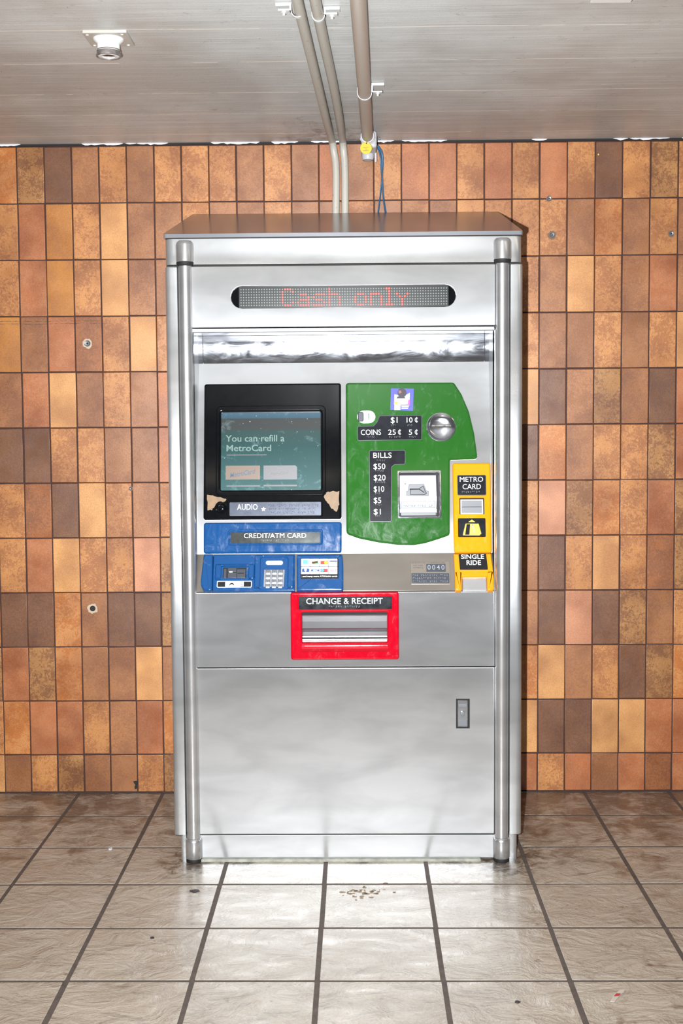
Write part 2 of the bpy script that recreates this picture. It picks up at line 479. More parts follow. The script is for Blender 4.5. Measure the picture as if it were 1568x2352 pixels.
# brown foot grime, thickest where the mop does not reach along the wall and to the right
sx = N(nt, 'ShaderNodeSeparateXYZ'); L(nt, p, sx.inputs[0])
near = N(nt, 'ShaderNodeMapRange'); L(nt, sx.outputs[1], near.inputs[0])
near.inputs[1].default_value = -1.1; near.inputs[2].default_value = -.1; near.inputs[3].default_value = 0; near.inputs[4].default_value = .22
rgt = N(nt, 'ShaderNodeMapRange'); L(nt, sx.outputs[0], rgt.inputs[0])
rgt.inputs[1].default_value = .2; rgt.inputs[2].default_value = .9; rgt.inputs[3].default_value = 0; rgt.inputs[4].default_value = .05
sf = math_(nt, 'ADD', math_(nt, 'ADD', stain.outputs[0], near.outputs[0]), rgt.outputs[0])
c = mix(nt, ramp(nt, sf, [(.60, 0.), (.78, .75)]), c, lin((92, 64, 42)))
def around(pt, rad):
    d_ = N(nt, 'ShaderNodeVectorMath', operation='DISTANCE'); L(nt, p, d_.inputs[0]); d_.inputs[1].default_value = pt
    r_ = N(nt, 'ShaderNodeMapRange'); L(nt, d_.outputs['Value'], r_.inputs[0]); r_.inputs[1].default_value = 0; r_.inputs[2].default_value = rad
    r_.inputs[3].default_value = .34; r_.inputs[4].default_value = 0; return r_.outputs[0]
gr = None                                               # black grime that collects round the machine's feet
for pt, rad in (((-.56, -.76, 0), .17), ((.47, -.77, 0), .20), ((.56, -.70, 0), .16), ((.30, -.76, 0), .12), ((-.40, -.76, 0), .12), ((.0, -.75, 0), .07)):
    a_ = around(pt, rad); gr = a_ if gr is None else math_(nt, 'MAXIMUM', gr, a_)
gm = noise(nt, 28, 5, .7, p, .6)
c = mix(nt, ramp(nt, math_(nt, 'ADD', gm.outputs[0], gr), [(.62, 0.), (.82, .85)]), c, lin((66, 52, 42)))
spots = noise(nt, 11, 3, .6, mapping(nt, p, (1, 1.2, 1), (4, 2, 0)), .8)
c = mix(nt, ramp(nt, math_(nt, 'ADD', spots.outputs[0], math_(nt, 'MULTIPLY', rgt.outputs[0], 1.2)), [(.69, 0.), (.76, .6)]), c, lin((98, 72, 50)))
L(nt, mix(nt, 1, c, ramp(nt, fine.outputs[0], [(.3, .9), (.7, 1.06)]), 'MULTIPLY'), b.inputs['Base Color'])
L(nt, ramp(nt, stain.outputs[0], [(.3, .16), (.7, .34)]), b.inputs['Roughness']); b.inputs['Coat Weight'].default_value = .35; b.inputs['Coat Roughness'].default_value = .22
bump(nt, b, math_(nt, 'ADD', rl.outputs[0], math_(nt, 'MULTIPLY', fine.outputs[0], .05)), .75, .018)
FGROUT = plain('floor_grout', (92, 82, 76), .8, var=.25)
bm = bmesh.new(); seeds = []
FLR = Plane((0, 0, 0), (0, 1, 0), (0, 0, 1))
slab(bm, FLR, [(-5, -10), (5, -10), (5, .0), (-5, .0)], -.1, -.0009, 0, 1)
seeds += [0]*len(bm.faces)
rnd = random.Random(11)
for j in range(-15, 15):
    for i in range(-1, 30):
        x0 = FX+j*FS; y1 = FY-i*FS; y0 = y1-FS
        gx = .0068; gy = .0060
        a0, a1, b0, b1 = x0+gx, x0+FS-gx, y0+gy, min(y1-gy, -.003)
        jj = [rnd.uniform(-.0012, .0012) for _ in range(4)]
        n0 = len(bm.faces)
        slab(bm, FLR, fillet([(a0+jj[0], b0+jj[1]), (a1+jj[2], b0+jj[1]), (a1+jj[2], b1), (a0+jj[0], b1)], .003, 2), -.002, rnd.uniform(-.0002, .0003), .0008, 0, 2, False)
        seeds += [rnd.uniform(0, 90)]*(len(bm.faces)-n0)
me = bpy.data.meshes.new('floor'); bm.to_mesh(me); bm.free()
a = me.attributes.new('seed', 'FLOAT', 'FACE'); a.data.foreach_set('value', seeds)
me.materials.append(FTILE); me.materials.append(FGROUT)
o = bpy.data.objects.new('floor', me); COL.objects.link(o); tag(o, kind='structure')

# ceiling: painted board-marked concrete
CEIL, nt, b = newmat('ceiling_paint')
p = geo(nt)
st = noise(nt, 1, 5, .6, mapping(nt, p, (2.2, 34, 1)), .3)
bl = noise(nt, 1.7, 4, .55, p)
c = mix(nt, ramp(nt, bl.outputs[0], [(.40, 0.), (.58, 1.)]), lin((180, 178, 174)), lin((202, 204, 202)))
c = mix(nt, 1, c, ramp(nt, st.outputs[0], [(.3, .92), (.7, 1.06)]), 'MULTIPLY')
sc = noise(nt, 1, 6, .72, mapping(nt, p, (3.2, 150, 1)))
c = mix(nt, ramp(nt, sc.outputs[0], [(.655, 0.), (.70, .8)]), c, lin((214, 208, 200)))
fn = noise(nt, 300, 3, .6, p)
# thin broken fins of paint where the form boards met
sy = N(nt, 'ShaderNodeSeparateXYZ'); L(nt, p, sy.inputs[0])
wob = math_(nt, 'ADD', sy.outputs[1], math_(nt, 'MULTIPLY', noise(nt, 3, 2, .5, p).outputs[0], .010))
brk = ramp(nt, noise(nt, 1, 4, .7, mapping(nt, p, (5, 9, 1), (3, 1, 0))).outputs[0], [(.42, 0.), (.47, 1.)])
for yy in (-.135, -.44, -.71, -1.05, -1.36):
    d_ = math_(nt, 'ABSOLUTE', math_(nt, 'SUBTRACT', wob, yy))
    k_ = math_(nt, 'MULTIPLY', math_(nt, 'LESS_THAN', d_, .0034), brk)
    c = mix(nt, math_(nt, 'MULTIPLY', k_, .9), c, lin((232, 226, 216)))
c = mix(nt, ramp(nt, noise(nt, 30, 3, .5, p).outputs[0], [(.76, 0.), (.79, .8)]), c, lin((72, 66, 62)))
d_ = N(nt, 'ShaderNodeVectorMath', operation='DISTANCE'); L(nt, mapping(nt, p, (1, .55, 1)), d_.inputs[0]); d_.inputs[1].default_value = (-.10, 0, ZC)
r_ = N(nt, 'ShaderNodeMapRange'); L(nt, d_.outputs['Value'], r_.inputs[0]); r_.inputs[1].default_value = 0; r_.inputs[2].default_value = .26; r_.inputs[3].default_value = .26; r_.inputs[4].default_value = 0
c = mix(nt, ramp(nt, math_(nt, 'ADD', noise(nt, 24, 7, .75, p, .5).outputs[0], r_.outputs[0]), [(.60, 0.), (.80, .7)]), c, lin((88, 80, 74)))   # soot blown out of the gap round the conduits
L(nt, c, b.inputs['Base Color']); b.inputs['Roughness'].default_value = .42
bump(nt, b, math_(nt, 'ADD', st.outputs[0], math_(nt, 'MULTIPLY', fn.outputs[0], .3)), .5, .003)
bm = bmesh.new(); box(bm, -5, -10, ZC, 5, .1, ZC+.12)
o = link('ceiling', bm, CEIL, smooth=False); tag(o, kind='structure')
# torn paint and caulk along the top of the wall
CHIP = plain('chipped_white_paint', (226, 226, 232), .6)
bm = bmesh.new(); x = -3.2; rnd = random.Random(5)
box(bm, -5, -.006, 2.5085, 5, .0, ZC, 1)
while x < 3.2:
    ln = rnd.uniform(.03, .22); k = max(3, int(ln/.012))
    top = [(x+ln*i/k, ZC) for i in range(k+1)]
    bot = [(x+ln*i/k, ZC-(.001 if i in (0, k) else rnd.uniform(.0025, .0085))) for i in range(k, -1, -1)]
    if rnd.random() < .72: slab(bm, WALL, bot[::-1]+top[::-1], .004, rnd.uniform(.008, .010), 0, 0)
    x += ln + rnd.uniform(0, .05)
o = link('trim_1', bm, [CHIP, DARK], smooth=False); tag(o, kind='structure')
# the far end of the passage behind the camera, and its sides
PLAST = plain('pale_wall', (140, 138, 134), .6, var=.1)
for nm, bx in (('wall_front', (-5, -10.12, 0, 5, -10, ZC)), ('wall_left', (-5.12, -10, 0, -5, 0, ZC)), ('wall_right', (5, -10, 0, 5.12, 0, ZC))):
    bm = bmesh.new(); box(bm, *bx); tag(link(nm, bm, PLAST, smooth=False), kind='structure')

# fluorescent fixtures on the ceiling (all beyond the frame; they give the warm fill)
HOUS = plain('white_housing', (226, 226, 224), .4)
FTUBE, nt, b = newmat('lit_tube')
b.inputs['Emission Color'].default_value = (1, .87, .67, 1); b.inputs['Emission Strength'].default_value = LAMP_E
def fixture(x, y, label):
    t = thing('fluorescent_fixture', (x, y, ZC), label, 'light')
    bm = bmesh.new(); box(bm, x-.62, y-.07, ZC-.045, x+.62, y+.07, ZC-.0005); link('housing', bm, HOUS, t)
    for s in (-1, 1):
        bm = bmesh.new(); tube(bm, [(x-.58, y+s*.035, ZC-.062), (x+.58, y+s*.035, ZC-.062)], .008, 14); link('tube', bm, FTUBE, t)
for x, y, lb in ((-2.1, -4.45, 'white twin tube ceiling light behind the camera, far left'), (-.7, -4.45, 'white twin tube ceiling light over the camera, left'),
              (.7, -4.45, 'white twin tube ceiling light over the camera, right'), (2.1, -4.45, 'white twin tube ceiling light behind the camera, far right'),
              (1.47, -1.72, 'white twin tube ceiling light just outside the top right corner')):
    fixture(x, y, lb)

# ================================================================== TICKET MACHINE
XL, XR = -.6200, .5345
TXL, TXR = -.5535, .4680            # corner tubes
IL, IR = -.5365, .4440              # opening between the tubes
MX = (XL+XR)/2
M = thing('ticket_vending_machine', (MX, -.37, 0), 'tall brushed steel transit ticket vending machine with coloured panels against the orange tiled wall', 'ticket machine')
YB = -.034
def hplan(x0, x1, z0, z1, name, mat, ins=0, r=.032, bev=.004, left=True, right=True, yf=YF, ytop=None):
    """upright shell piece: plan outline with rounded front corners"""
    pts = [(x0, YB), (x0, yf), (x1, yf), (x1, YB)]
    pl = fillet(pts, [0, r if left else .001, r if right else .001, 0], 8)
    bm = bmesh.new()
    P = Plane((0, 0, z0), (0, 1, 0), (0, 0, 1))
    slab(bm, P, pl, 0, z1-z0, bev, 0, 3)
    return link(name, bm, mat, M)
# side panels: rounded outer corner, flat strip beside the tube
for s, xo, xi in ((-1, XL, -.5800), (1, XR, .4945)):
    x0, x1 = (xo, xi) if s < 0 else (xi, xo)
    o = hplan(x0, x1, .0905, 1.9622, 'side_panel', STEEL_SMOOTH, left=s < 0, right=s > 0, r=.026)
    # plinth return under it
    xa, xb = (xo+.022, xi) if s < 0 else (xi, xo-.014)
    hplan(xa, xb, .0, .087, 'plinth_return', STEEL_SMOOTH, left=s < 0, right=s > 0, r=.02, bev=.001, yf=YF+.008)
# dark channels behind the tubes and dark carcass behind the doors
bm = bmesh.new()
for x0, x1 in ((-.580, IL), (IR, .4945)): box(bm, x0, YF+.022, .02, x1, YF+.06, 1.963)
box(bm, -.585, YF+.045, .03, .4945, YF+.20, .895)
box(bm, -.5795, YF+.012, 1.79, .494, YF+.20, 1.964)
box(bm, XL+.01, YF+.20, .03, XR-.01, YB, 1.95)
for z in (.087, 1.9605): box(bm, XL+.006, YF+.006, z, XR-.006, YB, z+.006)
link('carcass', bm, DARK, M)
# header band and sloping lid
hplan(XL+.001, XR-.0035, 1.9678, 2.0510, 'header_band', STEEL_SMOOTH, r=.028, bev=.002)
bm = bmesh.new()
y0, y1, zb, zt, zk = YF-.004, YB, 2.0535, 2.0655, 2.2425
pl = fillet([(XL-.002, YB), (XL-.002, y0), (XR-.001, y0), (XR-.001, YB)], [0, .012, .012, 0], 4)
lo = [bm.verts.new((x, y, zb)) for x, y in pl]
hi = [bm.verts.new((x, y, zt+(zk-zt)*(y-y0)/(y1-y0))) for x, y in pl]
bridge(bm, lo, hi); bm.faces.new(hi); bm.faces.new(lo[::-1])
LID = steel('lid_steel', (138, 140, 146), .22, 0, .05, metal=.25)
link('lid', bm, LID, M)
bm = bmesh.new(); box(bm, XL+.004, YF+.004, 2.0505, XR-.008, YB, 2.054); link('lid_seam', bm, DARK, M)
# kick plate
a0, b0, a1, b1 = FRONT.rect(441, 1924, 1141, 1975)
bm = bmesh.new(); slab(bm, FRONT, [(TXL, .008), (TXR, .008), (TXR, .0868), (TXL, .0868)], -.05, -.007, .002); link('kick_plate', bm, STEEL, M)
MORT = plain('dirty_sealant', (150, 152, 140), .6, var=.35)
bm = bmesh.new(); slab(bm, FLR, fillet([(-.535, YF-.006), (.40, YF-.006), (.40, YF+.04), (-.535, YF+.04)], .004), 0, .009, .004); link('floor_sealant', bm, MORT, M)
# corner tubes with top and bottom collars
TY = YF+.004
for x in (TXL, TXR):
    bm = bmesh.new(); r = .0226
    lathe(bm, [(0, .0785), (r-.003, .0785), (r, .082), (r, 1.972), (0, 1.972)], (x, TY, 0), 40); link('corner_tube', bm, TUBE, M)
    bm = bmesh.new(); r = .0295
    lathe(bm, [(0, 1.972), (r-.004, 1.9735), (r, 1.977), (r, 2.030), (r-.002, 2.037), (r-.008, 2.0435), (0, 2.045)], (x, TY, 0), 40, 0)
    c_ = link('tube_collar', bm, TUBE, M)
    bm = bmesh.new(); lathe(bm, [(0, 1.9630), (.0240, 1.9630), (.0282, 1.969), (.0288, 1.9755), (0, 1.9755)], (x, TY, 0), 32); link('collar_gasket', bm, DARK, c_)
    bm = bmesh.new(); r = .0280
    lathe(bm, [(0, .012), (r-.002, .012), (r, .015), (r, .071), (r-.002, .076), (r-.005, .0795), (0, .0795)], (x, TY, 0), 40)
    c_ = link('tube_foot', bm, TUBE, M)
    bm = bmesh.new(); lathe(bm, [(0, 0), (r-.002, 0), (r-.001, .004), (r-.003, .013), (0, .013)], (x, TY, 0), 32); link('foot_gasket', bm, DARK, c_)
# lower door
a0, b0, a1, b1 = FRONT.rect(455, 1534, 1133, 1919)
bm = bmesh.new(); slab(bm, FRONT, [(IL+.0, .0925), (IR, .0925), (IR, .6505), (IL, .6505)], -.012, .001, .002)
door = link('lower_door', bm, STEEL, M)
lk = FRONT.rect(1047, 1604.5, 1078.5, 1673)
cutmesh(door, [cutter(FRONT, rrect(*lk, .0008), -.009, .02)])
bm = bmesh.new()
frame(bm, FRONT, rrect(*lk, .001), rrect(lk[0]+.0025, lk[1]+.0025, lk[2]-.004, lk[3]-.0035, .001), -.009, -.0035, .001, .001, 1, -.008, True)
ik = (lk[0]+.0050, lk[1]+.0050, lk[2]-.0062, lk[3]-.0065)
frame(bm, FRONT, rrect(*ik, .003), rrect(ik[0]+.0016, ik[1]+.0016, ik[2]-.0016, ik[3]-.0016, .002), -.008, -.0015, .001, .0006, 0, -.003, True)
hgt = ik[3]-ik[1]; cx = (ik[0]+ik[2])/2
slab(bm, FRONT, [(ik[0]+.002, ik[1]+.002), (ik[2]-.002, ik[1]+.002), (ik[2]-.002, ik[1]+hgt*.26), (ik[0]+.002, ik[1]+hgt*.26)], -.003, -.001, .0004, 2)
slab(bm, FRONT, [(ik[0]+.003, ik[3]-hgt*.24), (ik[2]-.003, ik[3]-hgt*.24), (ik[2]-.003, ik[3]-hgt*.14), (ik[0]+.003, ik[3]-hgt*.14)], -.003, -.0012, .0003, 2)
kz = ik[1]+hgt*.49
lathe(bm, [(.0082, -.003), (.0082, .0012), (.0070, .002), (.0048, .002), (.0042, .0005), (.0018, .0005), (.0018, .002), (0, .0024)], FRONT.w(cx, kz), 24, 2, FRONT.n, Vector((1, 0, 0)))
link('door_lock', bm, [POLISH, DARK, MGREY], door)
# drawer front panel above it
LPT = SB[1]-.002
bm = bmesh.new(); slab(bm, FRONT, [(IL, .6542), (IR, .6542), (IR, LPT), (IL, LPT)], -.012, .001, .0022)
lower = link('drawer_panel', bm, STEEL, M)
# shelf (steep apron) face
sh = (IL, .001, IR, (Vector((CB[0], CB[1]))-Vector((SB[0], SB[1]))).length)
bm = bmesh.new(); slab(bm, SHF, [(sh[0], sh[1]), (sh[2], sh[1]), (sh[2], sh[3]), (sh[0], sh[3])], -.01, 0, .001)
shelf = link('apron_panel', bm, steel('apron_steel', (152, 145, 137), .32, .3, .08), M)
# console face
ch = (Vector((CT[0], CT[1]))-Vector((CB[0], CB[1]))).length
bm = bmesh.new(); slab(bm, CON, [(IL, -.001), (IR, -.001), (IR, ch+.004), (IL, ch+.004)], -.012, 0, .0005)
console = link('console_panel', bm, STEEL, M)
# cheeks of the recess
for x, s in ((IL, 1), (IR, -1)):
    bm = bmesh.new()
    pts = [(YF+.004, SB[1]-.004), (YF+.004, 1.752), (CT[0]+.01, 1.752), (CT[0]+.01, CT[1]), (CB[0]+.01, CB[1]), (SB[0]+.012, SB[1])]
    A_ = [bm.verts.new((x, y, z)) for y, z in pts]; B_ = [bm.verts.new((x-s*.004, y, z)) for y, z in pts]
    bridge(bm, A_, B_); bm.faces.new(A_); bm.faces.new(B_)
    link('recess_cheek', bm, STEEL_SMOOTH, M)
# hood: rolled polished visor below the fascia
VP = []
for i in range(25):
    t = math.radians(5-18*i/24)
    VP.append((YF+.4604-.295*math.cos(t), 1.7234+.295*math.sin(t)))
bm = bmesh.new()
inn = .016
for xa, xb in ((IL+.0, IL+inn-.001), (IL+inn+.001, IR-inn-.001), (IR-inn+.001, IR)):
    R0 = [bm.verts.new((xa, y, z)) for y, z in VP]; R1 = [bm.verts.new((xb, y, z)) for y, z in VP]
    for i in range(24): bm.faces.new((R0[i], R0[i+1], R1[i+1], R1[i])).smooth = True
link('visor', bm, POLISH, M, ang=80)
bm = bmesh.new(); box(bm, IL, YF+.010, 1.7505, IR, YF+.185, 1.7540); link('visor_soffit', bm, STEEL_SMOOTH, M)
bm = bmesh.new(); box(bm, IL, YF+.004, 1.7560, IR, YF+.185, 1.7600)
for xx in (IL+inn, IR-inn): box(bm, xx-.0012, YF+.172, 1.66, xx+.0012, YF+.18, 1.74)
box(bm, IL, YF+.174, 1.655, IR, YF+.19, 1.75); link('visor_backing', bm, DARK, M)
bm = bmesh.new(); slab(bm, FRONT, [(IL+.001, 1.7492), (IR-.001, 1.7492), (IR-.001, 1.7630), (IL+.001, 1.7630)], -.02, .002, .003); link('visor_lip', bm, STEEL_SMOOTH, M)
# fascia with the message display
dsp = FRONT.rect(530, 655.5, 1046.5, 706.5)
bm = bmesh.new()
frame(bm, FRONT, rrect(IL, 1.7655, IR, 1.9612, .003), rrect(*dsp, 1, ), -.012, .001, .0018, .0015, 0, -.012)
fascia = link('fascia_panel', bm, STEEL, M)
LEDBG = plain('led_window', (36, 40, 40), .2, var=.15, coat=.2)
LEDOFF = plain('unlit_dots', (84, 92, 88), .4)
LEDON, nt, b = newmat('lit_dots'); b.inputs['Base Color'].default_value = (.6, .05, .04, 1)
b.inputs['Emission Color'].default_value = (1, .07, .05, 1); b.inputs['Emission Strength'].default_value = 1.9
bm = bmesh.new()
slab(bm, FRONT, rrect(dsp[0]-.002, dsp[1]-.002, dsp[2]+.002, dsp[3]+.002, .037), -.011, -.006, 0, 1)
gx0, gx1 = FRONT.px(548.5, 680, -.004)[0], FRONT.px(1029.5, 680, -.004)[0]
slab(bm, FRONT, [(gx0, dsp[1]+.001), (gx1, dsp[1]+.001), (gx1, dsp[3]-.001), (gx0, dsp[3]-.001)], -.006, -.004, 0, 0)
C0 = FRONT.px(553.3, 682, -.004)[0]; C79 = FRONT.px(1025, 682, -.004)[0]; pit = (C79-C0)/79
zc = (dsp[1]+dsp[3])/2 - .0005; pz = pit*1.01
G5 = {'C': "01110 10001 10000 10000 10000 10001 01110", 'a': "00000 00000 01110 00001 01111 10001 01111",
      's': "00000 00000 01111 10000 01110 00001 11110", 'h': "10000 10000 11110 10001 10001 10001 10001",
      'o': "00000 00000 01110 10001 10001 10001 01110", 'n': "00000 00000 11110 10001 10001 10001 10001",
      'l': "110 010 010 010 010 010 111", 'y': "00000 00000 10001 01010 00100 00100 00100"}
lit = set()
for ch_, c0 in zip('Cashonly', (16, 22, 28, 34, 44, 50, 56, 60)):
    for r, rowp in enumerate(G5[ch_].split()):
        for k, q in enumerate(rowp):
            if q == '1': lit.add((c0+k, r))
bl = bmesh.new(); bl2 = bmesh.new()
for ci in range(80):
    for r in range(7):
        x = C0+ci*pit; z = zc+(3-r)*pz
        if (ci, r) in lit: slab(bl if ci < 40 else bl2, FRONT, circ(x, z, pit*.38, 8), -.004, -.0025, .0008, 0, 2, False)
        else: slab(bm, FRONT, circ(x, z, pit*.27, 6), -.004, -.0034, 0, 2, 2, False)
disp = link('message_display', bm, [LEDBG, BLACKG, LEDOFF], M)
tag(link('lit_word', bl, LEDON, disp), 'glowing red dot letters reading Cash', kind=None); tag(link('lit_word', bl2, LEDON, disp), 'glowing red dot letters reading only')

# ---- black screen surround
D1 = .012
bz = CON.rect(467.5, 880.5, 783.5, 1193, D1)
bm = bmesh.new(); slab(bm, CON, rrect(*bz, .008), 0, D1, .007, 0, 5)
bezel = link('screen_surround', bm, BLACKG, M)
sc = CON.rect(508, 947.5, 736.5, 1126.5, D1-.009)
mo = CON.rect(496, 932, 748, 1139, D1)
cutmesh(bezel, [cutter(CON, rrect(*sc, .004), .003, .05)])
bm = bmesh.new(); frame(bm, CON, rrect(*mo, .016, 6), rrect(sc[0]-.002, sc[1]-.002, sc[2]+.002, sc[3]+.002, .008, 6), D1-.001, D1+.0035, .0035, .006, 0, .004)
link('screen_rim', bm, BLACKG, bezel)
SCR, nt, b = newmat('screen_glass')
p = geo(nt); sz = N(nt, 'ShaderNodeSeparateXYZ'); L(nt, p, sz.inputs[0])
g = N(nt, 'ShaderNodeMapRange'); L(nt, sz.outputs[2], g.inputs[0]); zs0, zs1 = CON.w(0, sc[1]).z, CON.w(0, sc[3]).z
g.inputs[1].default_value = zs0; g.inputs[2].default_value = zs1
dn = noise(nt, 22, 7, .7, p, .7)
base = ramp(nt, g.outputs[0], [(.0, lin((52, 84, 86))), (.55, lin((34, 64, 64))), (.76, lin((42, 62, 62))), (.80, lin((52, 55, 55))), (.925, lin((52, 55, 55))), (.93, lin((48, 72, 86))), (1, lin((60, 82, 96)))])
c = mix(nt, ramp(nt, dn.outputs[0], [(.55, 0.), (.80, .35)]), base, lin((150, 190, 195)))
sp = noise(nt, 120, 4, .6, p)
c = mix(nt, ramp(nt, sp.outputs[0], [(.70, 0.), (.735, .9)]), c, lin((215, 235, 240)))
L(nt, c, b.inputs['Base Color']); b.inputs['Roughness'].default_value = .22; b.inputs['Specular IOR Level'].default_value = .25
L(nt, base, b.inputs['Emission Color']); b.inputs['Emission Strength'].default_value = .13
def smat(name, rgb, e=.12): return plain(name, rgb, .35, emit=e)
ST = smat('screen_text', (86, 112, 107)); SO = smat('screen_orange', (98, 80, 64)); SG = smat('screen_grey', (88, 88, 92)); SBL = smat('screen_blue', (44, 66, 92)); SBR = smat('screen_brown', (72, 76, 76))
bm = bmesh.new(); slab(bm, CON, rrect(*sc, .004), .001, .004, 0, 0)
ds = .0042
def sbox(u0, v0, u1, v1, mi, pl=CON, d=ds, th=.0003, r=0, bmx=None):
    q = pl.rect(u0, v0, u1, v1, d)
    slab(bmx or bm, pl, rrect(*q, r) if r else [(q[0], q[1]), (q[2], q[1]), (q[2], q[3]), (q[0], q[3])], d-.0008, d+th, 0, mi, 2, False)
    return q
q = CON.rect(518, 999, 653, 1014, ds); text(bm, CON, 'You can refill a', q[0], q[1], q[3]-q[1], ds, 1, q[2]-q[0], th=.0003, bold=.01)
q = CON.rect(520, 1021.5, 622.5, 1036, ds); text(bm, CON, 'MetroCard', q[0], q[1], q[3]-q[1], ds, 1, q[2]-q[0], th=.0003, bold=.01)
sbox(520, 1044, 612, 1046, 5); sbox(518, 1069.5, 597, 1101.5, 2); sbox(520, 1114.5, 597, 1118, 5)
q = CON.rect(605, 1069, 682, 1101.5, ds); slab(bm, CON, [(q[0], q[1]), (q[2], q[1]), (q[2], q[3]-.006), (q[2]-.006, q[3]), (q[0], q[3])], ds-.0008, ds+.0003, 0, 3)
sbox(605, 1113.5, 682, 1117, 5)
a_, b_ = CON.px(528, 1097, ds); text(bm, CON, 'MetroCard', a_, b_, .016, ds+.0004, 4, .088, shear=.3, rot=.16, th=.0003, bold=.02)
a_, b_ = CON.px(621, 1092, ds); text(bm, CON, 'MetroCard', a_, b_, .010, ds+.0004, 5, .060, shear=.3, rot=.08, th=.0003)
link('screen', bm, [SCR, ST, SO, SG, SBL, SBR], bezel)
# audio plate and jack
ap = CON.rect(527, 1153.5, 737, 1184.5, D1)
bm = bmesh.new()
frame(bm, CON, rrect(ap[0]-.006, ap[1]-.006, ap[2]+.006, ap[3]+.006, .006), rrect(*ap, .003), D1-.001, D1+.003, .002, .0015, 1, D1)
slab(bm, CON, rrect(*ap, .003), D1-.001, D1+.001, 0, 0)
q = CON.rect(544.5, 1158, 591.5, 1171, D1); text(bm, CON, 'AUDIO', q[0], q[1], q[3]-q[1], D1+.001, 2, q[2]-q[0])
a_, b_ = CON.px(605, 1169.5, D1); slab(bm, CON, [(a_+(.0085 if i % 2 == 0 else .0038)*math.sin(2*PI*i/10), b_+(.0085 if i % 2 == 0 else .0038)*math.cos(2*PI*i/10)) for i in range(10)], D1, D1+.0018, 0, 2)
for k, s in enumerate(('for audio press this key', 'when headphones in jack', 'adjust volume with key')):
    a_, b_ = CON.px(617, 1159.5+8.2*k, D1); braille(bm, CON, s, a_, b_, D1+.001, 3, .0070, .0026, .0011)
a_, b_ = CON.px(558, 1176, D1); braille(bm, CON, 'audio', a_, b_, D1+.001, 3)
link('audio_plate', bm, [GREYP, BLACKG, WHITE, BRAILLE], bezel)
a_, b_ = CON.px(508.5, 1166.5, D1)
bm = bmesh.new(); lathe(bm, [(.020, -.001), (.0195, .003), (.0165, .004), (.0140, .002), (.0100, .0015), (.0100, .0055), (.0085, .0065), (.0045, .0065), (.0040, .001), (0, .001)], CON.w(a_, b_, D1), 30, 0, CON.n)
link('headphone_jack', bm, BLACKG, bezel)
WORN = plain('worn_tan_primer', (122, 94, 58), .5, var=.3)
def blob(pts, seed, amp=2.2):
    rr = random.Random(seed); out = []
    for i in range(len(pts)):
        a = pts[i-1]; b2 = pts[i]
        for k in range(4):
            t = k/4; out.append((a[0]*(1-t)+b2[0]*t+rr.uniform(-amp, amp), a[1]*(1-t)+b2[1]*t+rr.uniform(-amp, amp)))
    return out
for pts, sd in (([(476, 1137), (492, 1139), (520, 1147), (514, 1152), (500, 1153), (494, 1160), (486, 1171), (477, 1172)], 3), ([(748, 1132), (760, 1128), (778, 1129), (778, 1158), (772, 1176), (762, 1168), (752, 1156), (744, 1142)], 4)):
    bm = bmesh.new(); slab(bm, CON, CON.poly(blob(pts, sd, 1.3), D1), D1-.0005, D1+.0003, 0)
    link('worn_patch', bm, WORN, bezel, smooth=False)

# ---- green cash panel
gp = [(793.5, 878.5), (1042, 877.5), (1060, 905), (1077, 945), (1089, 995), (1097, 1054), (1033, 1056), (1033, 1229), (1008, 1238), (975, 1248), (950, 1252),
      (915, 1251.5), (870, 1246), (825, 1237), (795, 1226.5)]
GD = .013
gpl = fillet(CON.poly(gp, GD), [.012, .012, .04, .04, .04, .011, .008, .012, .04, .04, .04, .04, .04, .04, .014], 4)
bm = bmesh.new(); slab(bm, CON, gpl, 0, GD, .0075, 0, 5)
green = link('cash_panel', bm, GREEN, M)
sb = CON.rect(912.5, 1080.5, 1013, 1190, GD)
cutmesh(green, [cutter(CON, rrect(*sb, .003), -.02, .05)])
cutmesh(console, [cutter(CON, rrect(sb[0]-.001, sb[1]-.001, sb[2]+.001, sb[3]+.001, .003), -.03, .02)])
def pout(P, pts, d0, d1, mats, name, parent, rim=None, bev=.0012, r=.004, extra=None):
    b_ = bmesh.new(); pl = fillet(pts, r, 4)
    if rim is not None: slab(b_, P, inset(pl, -.0022), d0, d1-.0012, .0008, 1)
    slab(b_, P, pl, d0, d1, bev, 0)
    if extra: extra(b_)
    return link(name, b_, mats, parent)
PD = GD+.0022
def coins(b_):
    for s, u0, u1, v0, v1 in (('COINS', 828.5, 874.5, 986.5, 999), ('$1', 897, 912.5, 958, 971.5), ('10', 933.5, 947, 958.5, 970.5), ('25', 891, 908.5, 986.5, 998.5), ('5', 938.5, 946, 986.5, 998.5)):
        q = CON.rect(u0, v0, u1, v1, PD); text(b_, CON, s, q[0], q[1], q[3]-q[1], PD, 2, q[2]-q[0], bold=-.002)
    for u, v in ((956.5, 964.5), (918, 992.5), (956.5, 992.5)):
        a, b2 = CON.px(u, v, PD)
        out = [(a+.0062*math.cos(t), b2+.0078*math.sin(t)) for t in [math.radians(50+i*26) for i in range(11)]]
        inn_ = [(a+.0044*math.cos(t), b2+.0060*math.sin(t)) for t in [math.radians(310-i*26) for i in range(11)]]
        slab(b_, CON, out+inn_, PD-.0003, PD+.0006, 0, 2)
        slab(b_, CON, [(a-.0008, b2-.0095), (a+.0008, b2-.0095), (a+.0008, b2+.0095), (a-.0008, b2+.0095)], PD-.0003, PD+.0006, 0, 2)
    for s, u, v in (('coins', 842, 1002), ('one', 898, 975), ('ten', 936, 975), ('five', 940, 1002), ('quarter', 894, 1002)):
        a, b2 = CON.px(u, v, PD); braille(b_, CON, s, a, b2, PD, 3, .0058, .0022, .0008)
